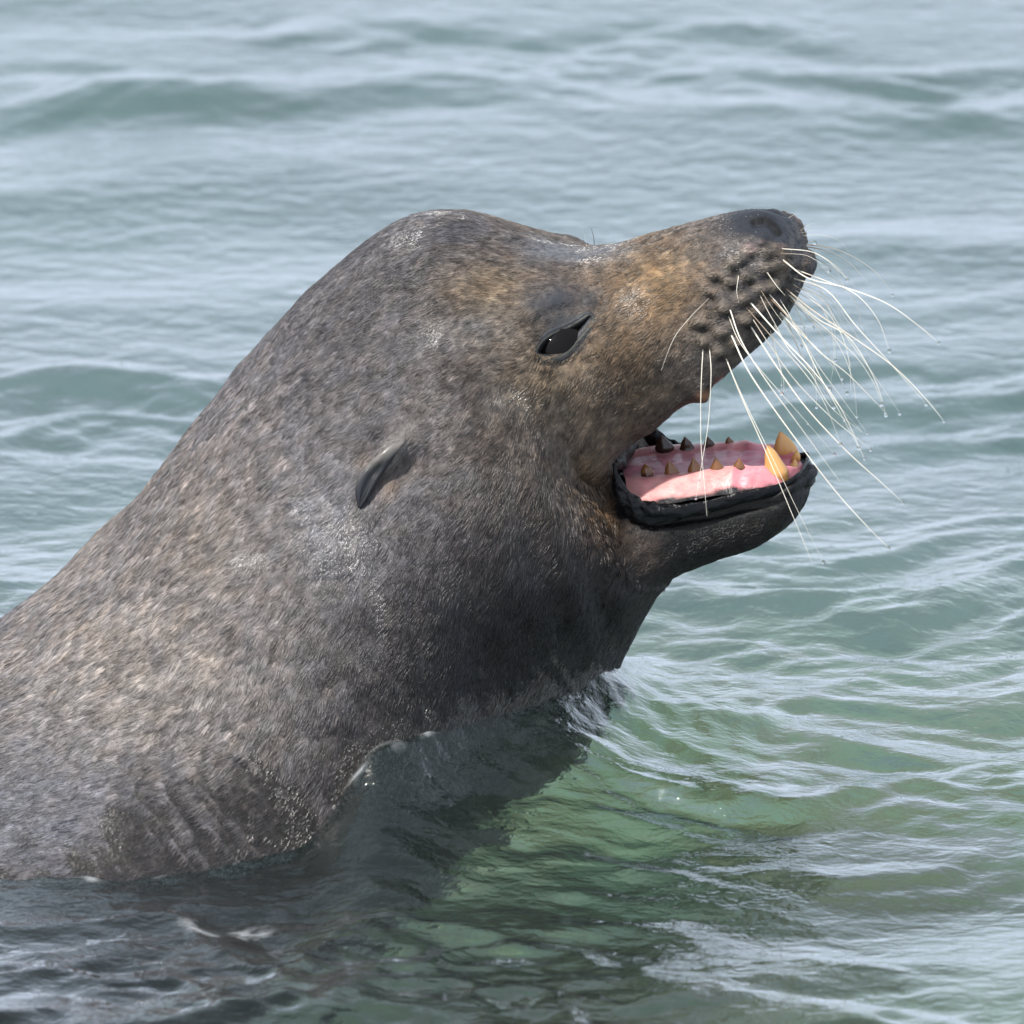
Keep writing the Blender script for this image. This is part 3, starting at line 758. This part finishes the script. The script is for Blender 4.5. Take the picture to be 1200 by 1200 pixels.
for i in range(260):
    fr_ = 1 - .6 * math.exp(-((i - 129.5) / 22.0) ** 2); corner = math.exp(-((min(i, 259 - i) - 34) / 20.0) ** 2)
    for j in range(ns_):
        an = 2 * math.pi * j / ns_
        rr_ = 1 + (.05 + .13 * corner) * math.sin(an * 4 + .31 * i + 2 * math.sin(i * .23)) * (.4 + corner) + .20 * (float(noise3(np.array([[i * .16, an * .9, corner * 3]]), .5, 5)[0]) - .5) * (1 + 1.5 * corner)
        LV.append(ctr[i] + (ow[i] * .0026 * math.cos(an) * (1 + .5 * corner) + upl[i] * (.0048 * math.sin(an) * (1 + .5 * corner) - .0024)) * rr_ * endf[i] * fr_)
LFc = [(i * ns_ + j, i * ns_ + (j + 1) % ns_, (i + 1) * ns_ + (j + 1) % ns_, (i + 1) * ns_ + j) for i in range(259) for j in range(ns_)]
o = part('lower_lip', mesh_from('lower_lip', LV, LFc), mat=m_lip); sm_ = o.modifiers.new('s', 'SUBSURF'); sm_.levels = sm_.render_levels = 1

# ------------------------------------------------------------------ teeth
def tooth_mat(name, tip, base, split):
    m, t, N, L, P = simple(name, base, .22, .5, .5, .15)
    tc = N.new('ShaderNodeTexCoord'); sp = N.new('ShaderNodeSeparateXYZ'); L.new(tc.outputs['Generated'], sp.inputs[0])
    nz = N.new('ShaderNodeTexNoise'); nz.inputs['Scale'].default_value = 4; L.new(tc.outputs['Generated'], nz.inputs['Vector'])
    ad = N.new('ShaderNodeMath'); ad.operation = 'MULTIPLY_ADD'; ad.inputs[1].default_value = .7; L.new(nz.outputs[0], ad.inputs[0]); L.new(sp.outputs['Z'], ad.inputs[2])
    cr = N.new('ShaderNodeValToRGB'); cr.color_ramp.elements[0].position = split; cr.color_ramp.elements[0].color = (*base, 1)
    cr.color_ramp.elements[1].position = split + .3; cr.color_ramp.elements[1].color = (*tip, 1)
    L.new(ad.outputs[0], cr.inputs[0]); L.new(cr.outputs[0], P.inputs['Base Color']); return m
m_molar = tooth_mat('brown_stained_tooth', (.20, .085, .030), (.018, .010, .007), .50)
m_dark = tooth_mat('black_stained_tooth', (.06, .028, .018), (.012, .008, .006), .6)
m_canine = tooth_mat('yellow_canine', (.70, .38, .13), (.46, .16, .03), .50)
def tooth(bx, by, tx, ty, wpx, yl, mat, lat=.6, name='tooth', label=None):
    x_ = (bx - 600) * S; xs, _ = x_, 0
    for _ in range(3): ysw = ysag_x(xs) + yl; B = at_y(np.array(bx), np.array(by), ysw); xs = B[0] - turn(xs) * yl
    T_ = at_y(np.array(tx), np.array(ty), ysw - .0 + (0.001 if yl < 0 else -.001)); ax = T_ - B; H_ = np.linalg.norm(ax); ax = ax / H_
    fw = np.array([math.cos(YAW), -math.sin(YAW), 0]); fw -= (fw @ ax) * ax; fw /= np.linalg.norm(fw); sd_ = np.cross(ax, fw)
    vs = []; ns = 12; rows = [-.45, -.1, 0.1, .3, .55, .78, .93, 1.0]
    for r_ in rows:
        k = max(.10, (1 - max(r_, 0) ** (2.6 if 'canine' in name else 1.7)) ** .9) * (1 + .10 * math.sin(r_ * 9 + bx)) * (1.0 + .12 * (r_ < .2)) if r_ > 0 else 1.0
        for j in range(ns):
            an = 2 * math.pi * j / ns
            vs.append(B + ax * H_ * r_ + fw * (wpx * S / 2 * k * math.cos(an) - .0009 * max(r_, 0) ** 2) + sd_ * wpx * S / 2 * lat * k * math.sin(an))
    fs = [(i * ns + j, i * ns + (j + 1) % ns, (i + 1) * ns + (j + 1) % ns, (i + 1) * ns + j) for i in range(len(rows) - 1) for j in range(ns)]
    m = mesh_from(name, vs, fs); o = part(name, m, mat=mat, label=label)
    sm_ = o.modifiers.new('s', 'SUBSURF'); sm_.levels = sm_.render_levels = 2; return o
TR = .0265
for bx, by, tx, ty, wd in [(758, 554, 757, 543, 15), (788, 557, 785, 540, 20), (815, 555, 814, 536, 19), (841, 553, 840, 536, 18), (866, 549, 868, 537, 14)]:
    tooth(bx, by, tx, ty, wd, -TR, m_molar)
for bx, by, tx, ty, wd in [(779, 526, 776, 510, 22), (806, 529, 804, 512, 21), (832, 527, 831, 512, 18), (856, 525, 855, 512, 17), (882, 526, 882, 519, 11)]:
    tooth(bx, by, tx, ty, wd, TR, m_dark if bx < 850 else m_molar)
tooth(911, 559, 901, 521, 26, -.019, m_canine, .8, 'canine_tooth', 'worn orange lower canine on the near side')
tooth(922, 535, 916, 506, 29, .019, m_canine, .7, 'canine_tooth', 'broad pale orange lower canine on the far side')
tooth(931, 547, 933, 538, 11, -.004, m_canine, .8, 'incisor'); tooth(933, 537, 936, 528, 11, .006, m_canine, .8, 'incisor')

# ------------------------------------------------------------------ whiskers
m_wh, t, N, L, P = simple('pale_whisker', (.80, .74, .62), .30, .5)
P.inputs['Subsurface Weight'].default_value = .0
tc = N.new('ShaderNodeAttribute'); tc.attribute_name = 'coat'; L.new(tc.outputs['Color'], P.inputs['Base Color'])
m_drop, t, N, L, P = simple('water_drop', (1, 1, 1), .0, .5); P.inputs['Transmission Weight'].default_value = 1; P.inputs['IOR'].default_value = 1.33
def zp(l): return [(680 + x / 2.727, 220 + y / 2.727) for x, y in l]
WH = [ # photo points, root thickness mm, side (-1 near, +1 far), brown root, drop at the tip
 (zp([(392, 520), (386, 640), (385, 800), (395, 930), (405, 1050)]), 1.25, -1, .2, 0),
 (zp([(413, 512), (418, 600), (408, 760), (385, 900), (370, 990)]), 1.2, -1, .1, 1),
 (zp([(465, 543), (520, 680), (600, 860), (680, 1050), (740, 1195)]), 1.6, -1, .2, 0),
 (zp([(485, 475), (540, 590), (650, 750), (800, 950), (910, 1075), (985, 1150)]), 2.0, -1, 0, 1),
 (zp([(545, 443), (620, 560), (720, 700), (850, 840), (960, 940), (1030, 1005)]), 2.0, -1, .1, 1),
 (zp([(480, 393), (515, 490), (590, 610), (700, 760), (830, 940)]), 1.7, -1, 0, 0),
 (zp([(545, 368), (640, 475), (740, 580), (830, 700), (908, 865)]), 2.0, -1, .0, 1),
 (zp([(597, 270), (625, 310), (655, 345)]), 1.3, -1, .3, 0),
 (zp([(505, 290), (500, 330), (507, 370)]), .9, -1, 0, 0),
 (zp([(410, 355), (355, 410), (300, 480), (258, 585)]), 1.0, -1, .7, 0),
 (zp([(575, 345), (600, 395), (635, 458), (655, 500)]), 1.2, -1, .6, 0),
 (zp([(612, 358), (690, 440), (760, 520), (860, 600), (975, 718)]), 1.7, -1, 1.0, 1),
 (zp([(648, 195), (740, 205), (800, 240), (855, 292)]), 1.2, -1, .1, 1),
 (zp([(650, 233), (730, 290), (850, 320), (980, 370), (1080, 440), (1145, 495)]), 1.9, -1, .3, 1),
 (zp([(660, 325), (740, 390), (860, 470), (1000, 570), (1100, 670), (1162, 745)]), 1.9, -1, .7, 1),
 (zp([(683, 290), (790, 330), (880, 440), (990, 560), (1105, 690)]), 1.6, -1, .4, 1),
 (zp([(672, 345), (760, 420), (860, 480), (940, 610), (977, 725)]), 1.6, -1, .4, 1),
 (zp([(690, 262), (790, 300), (880, 340), (950, 420), (988, 520)]), 1.5, -1, .3, 1),
 (zp([(640, 400), (700, 470), (760, 590), (820, 700), (890, 830)]), 1.5, -1, 0, 1),
 (zp([(690, 330), (780, 390), (835, 470), (860, 560), (865, 650)]), 1.2, -1, .2, 0),
 (zp([(620, 440), (670, 520), (740, 600), (800, 700), (900, 780)]), 1.3, -1, 0, 0),
 (zp([(610, 470), (630, 540), (650, 620), (648, 670)]), .9, -1, .5, 0),
 (zp([(735, 182), (810, 195), (880, 225), (950, 275), (998, 342)]), 1.5, 1, .8, 1),
 (zp([(735, 190), (800, 205), (860, 240), (918, 300)]), 1.4, 1, .9, 0),
 (zp([(730, 230), (800, 280), (870, 350), (905, 460)]), 1.3, 1, .2, 0),
 (zp([(722, 280), (770, 330), (810, 430), (815, 550)]), 1.1, 1, .2, 1),
 (zp([(715, 310), (790, 350), (850, 420), (900, 500), (940, 560)]), 1.1, 1, .2, 0),
 (zp([(690, 385), (720, 460), (750, 600), (755, 700)]), 1.1, 1, .1, 1),
 (zp([(700, 350), (760, 450), (800, 540), (840, 630), (853, 655)]), 1.1, 1, .1, 1),
 (zp([(660, 430), (720, 560), (770, 625), (830, 700), (900, 780)]), 1.1, 1, .1, 0),
 (zp([(738, 205), (790, 230), (830, 260), (852, 295)]), 1.0, 1, .1, 1),
 (zp([(700, 155), (760, 150), (820, 165), (860, 205)]), .7, 1, .1, 0),
 (zp([(712, 130), (730, 118), (750, 112)]), .7, 1, .8, 0), (zp([(716, 142), (735, 136), (755, 136)]), .6, 1, .8, 0),
 (zp([(667, 96), (680, 88), (692, 82)]), .5, 1, .3, 0), (zp([(640, 360), (665, 400), (690, 440), (745, 445)]), 1.0, -1, .0, 1),
 (zp([(45, 183), (42, 155), (33, 122)]), 1.0, 0, 1.4, 0), (zp([(22, 190), (15, 160), (4, 120)]), .35, 0, 0, 0),
]
_rw = random.Random(5)
for q in list(WH):
    if q[2] != 0 and q[0][-1][0] > 900 and _rw.random() < .75:
        j0, j1 = _rw.uniform(-7, 7), _rw.uniform(-9, 9); e0, e1 = _rw.uniform(-26, 22), _rw.uniform(-24, 26); k_ = _rw.uniform(.6, .95); n_ = len(q[0]); b0 = q[0][0]
        WH.append(([(b0[0] + j0 * .6 + (x - b0[0]) * k_ + e0 * (i / (n_ - 1)) ** 1.5, b0[1] + j1 + (y - b0[1]) * k_ + e1 * (i / (n_ - 1)) ** 1.5) for i, (x, y) in enumerate(q[0])], q[1] * .6, q[2], _rw.random(), int(_rw.random() < .7)))
drop_v, drop_f = uv_sphere(np.zeros(3), 1.0, 10, 7)
for pts, th, side, brown, drop in WH:
    c = np.array(pts, float); m_ = max(10, 5 * len(c)); c = catmull(c, m_)
    p0 = None
    for k in range(0, 6):                      # find the skin under the root
        q0, n0 = hit(c[0, 0] - k * 1.5, c[0, 1])
        if q0 is not None and abs(q0[1]) < .12: p0 = q0; break
    yroot = p0[1] if p0 is not None else float(ysag_x((c[0, 0] - 600) * S)) + side * .02
    if side > 0: yroot = float(ysag_x((c[0, 0] - 600) * S)) + .018
    u = np.linspace(0, 1, m_); ln = np.hypot(*np.diff(c, axis=0).T).sum() * S
    y = yroot + side * u ** 1.0 * ln * (.55 if side < 0 else .5) + (0 if side > 0 else -.0005)
    P3 = at_y(c[:, 0], c[:, 1], y)
    n_in = 3 if side <= 0 else 4
    inward = P3[0] - (P3[1] - P3[0]) / np.linalg.norm(P3[1] - P3[0]) * .006 + np.array([0, .004 if side <= 0 else -.004, 0])
    P3 = np.vstack([inward, P3]); r_ = th * .00029 * (1 - np.r_[0, u] ** 1.1 * .84)
    tv, tf = tube(P3, r_)
    m = mesh_from('whisker', tv, tf)
    uu = np.repeat(np.r_[0, u], 6); b_ = np.clip(brown * np.exp(-(uu / .38) ** 2), 0, 1)[:, None] if brown <= 1 else np.ones((len(uu), 1))
    cc = np.array((.86, .81, .69)) * (1 - b_) + np.array((.20, .115, .06)) * b_ * (1 if brown <= 1 else .2)
    ca = m.color_attributes.new('coat', 'FLOAT_COLOR', 'POINT'); ca.data.foreach_set('color', np.hstack([cc, np.ones((len(cc), 1))]).astype(np.float32).ravel())
    w_ = part('whisker', m, mat=m_wh)
    if drop:
        rr = random.uniform(.0010, .0016)
        part('water_drop', mesh_from('water_drop', drop_v * np.array([rr, rr, rr * 1.15]) + P3[-1] - np.array([0, 0, rr * .4]), drop_f), parent=w_, mat=m_drop)
        if random.random() < .5:
            rr *= .6; part('water_drop', mesh_from('water_drop', drop_v * rr + P3[int(len(P3) * .82)] - np.array([0, 0, rr * .4]), drop_f), parent=w_, mat=m_drop)

# ------------------------------------------------------------------ sea
rw = np.random.default_rng(12)
def axis_grid(a0, a1, h, far, g):
    core = list(np.arange(a0, a1, h)); s_ = h; hi = core[-1]; lo2 = core[0]; R_, L_ = [], []
    while hi < far: s_ *= g; hi += s_; R_.append(hi)
    s_ = h
    while lo2 > -far: s_ *= g; lo2 -= s_; L_.append(lo2)
    return np.array(L_[::-1] + core + R_)
XA = axis_grid(-.50, .50, .0032, 3000, 1.16); YA = axis_grid(-.80, 2.1, .0042, 3000, 1.13)
GXm, GYm = np.meshgrid(XA, YA, indexing='ij'); sp_ = np.maximum(np.gradient(XA)[:, None], np.gradient(YA)[None, :])
waves = []
for k in range(150):
    lam = .022 * (1.3 / .022) ** (rw.random() ** 1.1)
    th = math.radians(90 + 6 + rw.normal(0, 12 if lam > .10 else 22)); amp = .0048 * lam ** 1.0 * rw.uniform(.5, 1.5) * (.68 if lam > .3 else 1) * min(1, (.22 / lam) ** .9) * (.70 if lam < .07 else 1.0)
    waves.append((lam, math.cos(th), math.sin(th), amp, rw.random() * 6.283))
def sea_height(X, Y, sp):
    # slow warp so that no crest runs dead straight
    WX = X + .05 * np.sin(Y * 4.1 + 1.3 * np.sin(X * 3.3)) + .016 * np.sin(Y * 17 + 2.0 * np.sin(X * 9)); WY = Y + .035 * np.sin(X * 7.3 + 1.1 * np.sin(Y * 3.1)) + .012 * np.sin(X * 23 + Y * 9)
    h = np.zeros_like(X); env = .30 + 1.5 * sstep(.45, .72, fbm(np.stack([X * .42, Y, 0 * X], -1), .15, 205, 2))
    for lam, cx, cy, amp, ph in waves:
        k = 6.2832 / lam; h += (env if lam < .2 else 1) * amp * np.sin(k * (WX * cx + WY * cy) + ph) * np.clip(lam / np.maximum(sp, 1e-6) / 4 - .6, 0, 1)
    h = h * (1 - .35 * sstep(.1, 1.2, Y))
    h = h + 14 * h * h                               # peaked crests, flat troughs
    return h
Hs = sea_height(GXm, GYm, sp_)
near = (np.abs(GXm) < .8) & (GYm > -.9) & (GYm < .8)
dist0 = np.full(GXm.shape, 1.0); xx, yy = GXm[near], GYm[near]
dist0[near] = body_sdf(np.clip(xx, BX0, BX1), np.clip(yy, BY0, BY1), np.zeros(len(xx))) + np.hypot(xx - np.clip(xx, BX0, BX1), yy - np.clip(yy, BY0, BY1))
dp = np.maximum(dist0, 0)
def wpt(px, py):
    d_ = ray_dir(np.array(float(px)), np.array(float(py))); t_ = -CAM[2] / d_[2]; return (CAM + t_ * d_)[:2]
def hump(px, py, rx, ry, h, ang=0):
    c0 = wpt(px, py); dx, dy = GXm - c0[0], GYm - c0[1]; c_, s_ = math.cos(math.radians(ang)), math.sin(math.radians(ang))
    u = (dx * c_ + dy * s_) / rx; v = (-dx * s_ + dy * c_) / ry
    return h * np.exp(-(u * u + v * v))
calm = 1 - .45 * np.exp(-(dp / .08) ** 2) * near
Hs = Hs * calm
xl, xr = wpt(345, 1000)[0], wpt(455, 1000)[0]
side_ = sstep(xl, xr, GXm) * sstep(.13, .02, GXm)
Hs += near * sstep(.10, -.05, GYm) * .062 * np.exp(-dp / .062) * side_                    # bow wave piled against the chest
Hs += hump(780, 890, .085, .11, .018, 20)
Hs += hump(880, 860, .10, .03, .010, -8) + hump(850, 985, .13, .035, -.006, 12) - hump(1010, 1080, .2, .05, .005, 14)
Hs += hump(190, 115, .13, .05, .012, 0) + hump(1100, 292, .14, .05, .010, 0)
Hs += near * .0006 * np.cos(dp * 6.2832 / .030 + 1.5 * np.sin(GXm * 40)) * np.exp(-dp / .09)
Hs += near * .0020 * np.exp(-(dp / .006) ** 2)                                # meniscus
# pleats combed out from the chest across the bow wave
Hs += near * .0016 * (fbm(np.stack([GXm * .6, GYm, 0 * GXm], -1), .03, 215, 2) - .5) * np.exp(-(dp / .15) ** 2) * 2
_q = np.stack([GXm * .55, GYm, 0 * GXm], -1); chop = np.abs(fbm(_q, .045, 221, 3) - .5) * 2
Hs += near * .017 * (.35 - chop) * np.exp(-(((GXm + .16) / .30) ** 2 + ((GYm + .52) / .16) ** 2))          # wash off the shoulder
c0 = wpt(640, 880); rr_ = np.hypot(GXm - c0[0], GYm - c0[1]); aa_ = np.arctan2(GYm - c0[1], GXm - c0[0])
Hs += near * .0008 * np.sin(rr_ * 6.2832 / .022 + 2.2 * np.sin(aa_ * 3)) * np.exp(-(rr_ / .16) ** 2)
SV = np.stack([GXm.ravel(), GYm.ravel(), Hs.ravel()], 1)
nxg, nyg = GXm.shape; ii = np.arange(nxg * nyg).reshape(nxg, nyg)
SF = np.stack([ii[:-1, :-1], ii[1:, :-1], ii[1:, 1:], ii[:-1, 1:]], -1).reshape(-1, 4)
foam_glint = np.zeros(GXm.shape); fq = np.stack([GXm * .6, GYm, 0 * GXm], -1)
for fx, fy, fa, fb, fs in ((268, 1076, .024, .016, .75), (702, 816, .010, .02, .9), (905, 905, .03, .02, .3)):  # last patch is a white reflection on the water, painted in with the foam
    foam_glint += fs * hump(fx, fy, fa, fb, 1.0)
foam_glint = np.clip(foam_glint + near * .22 * np.exp(-(dp / .003) ** 2), 0, 1.0); foam_glint = .7 * sstep(.60, 1.0, fbm(fq, .009, 231, 3) + .33 * foam_glint) * sstep(.05, .3, foam_glint) * .85
sea = mesh_from('sea', SV, SF); fat = sea.attributes.new('foam_glint', 'FLOAT', 'POINT'); fat.data.foreach_set('value', foam_glint.ravel().astype(np.float32)); so = bpy.data.objects.new('water', sea); COL.objects.link(so); so['kind'] = 'structure'
m = bpy.data.materials.new('sea_water'); m.use_nodes = True; t = m.node_tree; N = t.nodes; L = t.links; N.clear()
o_ = N.new('ShaderNodeOutputMaterial'); geo = N.new('ShaderNodeNewGeometry')
mp = N.new('ShaderNodeMapping'); mp.inputs['Scale'].default_value = (.62, 1, 1); mp.inputs['Rotation'].default_value = (0, 0, math.radians(8)); L.new(geo.outputs['Position'], mp.inputs[0])
n1 = N.new('ShaderNodeTexNoise'); n1.inputs['Scale'].default_value = 58; n1.inputs['Detail'].default_value = 4; n1.inputs['Roughness'].default_value = .5; n1.inputs['Distortion'].default_value = .3; L.new(mp.outputs[0], n1.inputs['Vector'])
b1 = N.new('ShaderNodeBump'); b1.inputs['Strength'].default_value = .5; b1.inputs['Distance'].default_value = .007; L.new(n1.outputs[0], b1.inputs['Height'])
n3 = N.new('ShaderNodeTexNoise'); n3.inputs['Scale'].default_value = 210; n3.inputs['Detail'].default_value = 3; n3.inputs['Distortion'].default_value = .4; L.new(mp.outputs[0], n3.inputs['Vector'])
b3 = N.new('ShaderNodeBump'); b3.inputs['Strength'].default_value = .4; b3.inputs['Distance'].default_value = .0016; L.new(n3.outputs[0], b3.inputs['Height']); L.new(b3.outputs[0], b1.inputs['Normal'])
gl = N.new('ShaderNodeBsdfGlossy'); gl.inputs['Roughness'].default_value = .03; gl.inputs['Color'].default_value = (1, 1, 1, 1)
rf = N.new('ShaderNodeBsdfRefraction'); rf.inputs['IOR'].default_value = 1.33; rf.inputs['Roughness'].default_value = .02; rf.inputs['Color'].default_value = (.78, .90, .88, 1)
tb = N.new('ShaderNodeBsdfDiffuse'); tb.inputs['Color'].default_value = (.22, .30, .28, 1)
lw = N.new('ShaderNodeLayerWeight'); lw.inputs['Blend'].default_value = .5
pw = N.new('ShaderNodeMath'); pw.operation = 'POWER'; pw.inputs[1].default_value = 4.0; L.new(lw.outputs['Facing'], pw.inputs[0])
fr = N.new('ShaderNodeMath'); fr.operation = 'MULTIPLY_ADD'; fr.inputs[1].default_value = 2.1; fr.inputs[2].default_value = .025; fr.use_clamp = True; L.new(pw.outputs[0], fr.inputs[0])
mb = N.new('ShaderNodeMixShader'); mb.inputs[0].default_value = .02
ms = N.new('ShaderNodeMixShader')
for nd in (gl, rf, lw): L.new(b1.outputs[0], nd.inputs['Normal'])
L.new(rf.outputs[0], mb.inputs[1]); L.new(tb.outputs[0], mb.inputs[2]); L.new(fr.outputs[0], ms.inputs[0]); L.new(mb.outputs[0], ms.inputs[1]); L.new(gl.outputs[0], ms.inputs[2])
fo = N.new('ShaderNodeAttribute'); fo.attribute_name = 'foam_glint'; fd = N.new('ShaderNodeBsdfDiffuse'); fd.inputs['Color'].default_value = (.75, .78, .8, 1)
mf = N.new('ShaderNodeMixShader'); L.new(fo.outputs['Fac'], mf.inputs[0]); L.new(ms.outputs[0], mf.inputs[1]); L.new(fd.outputs[0], mf.inputs[2])
L.new(mf.outputs[0], o_.inputs['Surface']); sea.materials.append(m)

# shallow bottom
m_bed, t, N, L, P = simple('weedy_sand', (.16, .17, .10), .8, .2)
nz = N.new('ShaderNodeTexNoise'); nz.inputs['Scale'].default_value = 3.5; nz.inputs['Detail'].default_value = 5; geo = N.new('ShaderNodeNewGeometry'); L.new(geo.outputs['Position'], nz.inputs['Vector'])
cr = N.new('ShaderNodeValToRGB'); cr.color_ramp.elements[0].position = .38; cr.color_ramp.elements[0].color = (.20, .235, .245, 1); cr.color_ramp.elements[1].position = .62; cr.color_ramp.elements[1].color = (.27, .315, .325, 1)
L.new(nz.outputs[0], cr.inputs[0])
# a patch of green weed on the bottom, ahead of the animal
vd = N.new('ShaderNodeVectorMath'); vd.operation = 'DISTANCE'; vd.inputs[1].default_value = (.15, .22, -.62); L.new(geo.outputs['Position'], vd.inputs[0])
ad = N.new('ShaderNodeMath'); ad.operation = 'MULTIPLY_ADD'; ad.inputs[1].default_value = -.9; L.new(nz.outputs[0], ad.inputs[0]); L.new(vd.outputs['Value'], ad.inputs[2])
mr = N.new('ShaderNodeMapRange'); mr.inputs[1].default_value = -.05; mr.inputs[2].default_value = .50; mr.inputs[3].default_value = 1; mr.inputs[4].default_value = 0; L.new(ad.outputs[0], mr.inputs[0])
mw = N.new('ShaderNodeMixRGB'); mw.inputs[2].default_value = (.20, .25, .15, 1); nw = N.new('ShaderNodeTexNoise'); nw.inputs['Scale'].default_value = 6; nw.inputs['Detail'].default_value = 4; L.new(geo.outputs['Position'], nw.inputs['Vector']); cw = N.new('ShaderNodeValToRGB'); cw.color_ramp.elements[0].position = .42; cw.color_ramp.elements[0].color = (.21, .20, .11, 1); cw.color_ramp.elements[1].position = .58; cw.color_ramp.elements[1].color = (.24, .31, .19, 1); L.new(nw.outputs[0], cw.inputs[0]); L.new(cw.outputs[0], mw.inputs[2]); L.new(mr.outputs[0], mw.inputs[0]); L.new(cr.outputs[0], mw.inputs[1]); L.new(mw.outputs[0], P.inputs['Base Color'])
bx = np.r_[-3000, -300, -30, np.linspace(-3, 3, 41), 30, 300, 3000]; BXm, BYm = np.meshgrid(bx, bx, indexing='ij')
bz = -.62 + .05 * np.sin(BXm * 2.3) * np.cos(BYm * 1.7) * (np.abs(BXm) < 5) * (np.abs(BYm) < 5)
nb = len(bx); ii = np.arange(nb * nb).reshape(nb, nb)
bed = mesh_from('seabed', np.stack([BXm.ravel(), BYm.ravel(), bz.ravel()], 1), np.stack([ii[:-1, :-1], ii[1:, :-1], ii[1:, 1:], ii[:-1, 1:]], -1).reshape(-1, 4))
bo = bpy.data.objects.new('seabed', bed); COL.objects.link(bo); bo['kind'] = 'structure'; bed.materials.append(m_bed)
print('body quads', len(QF), 'sea quads', len(SF))
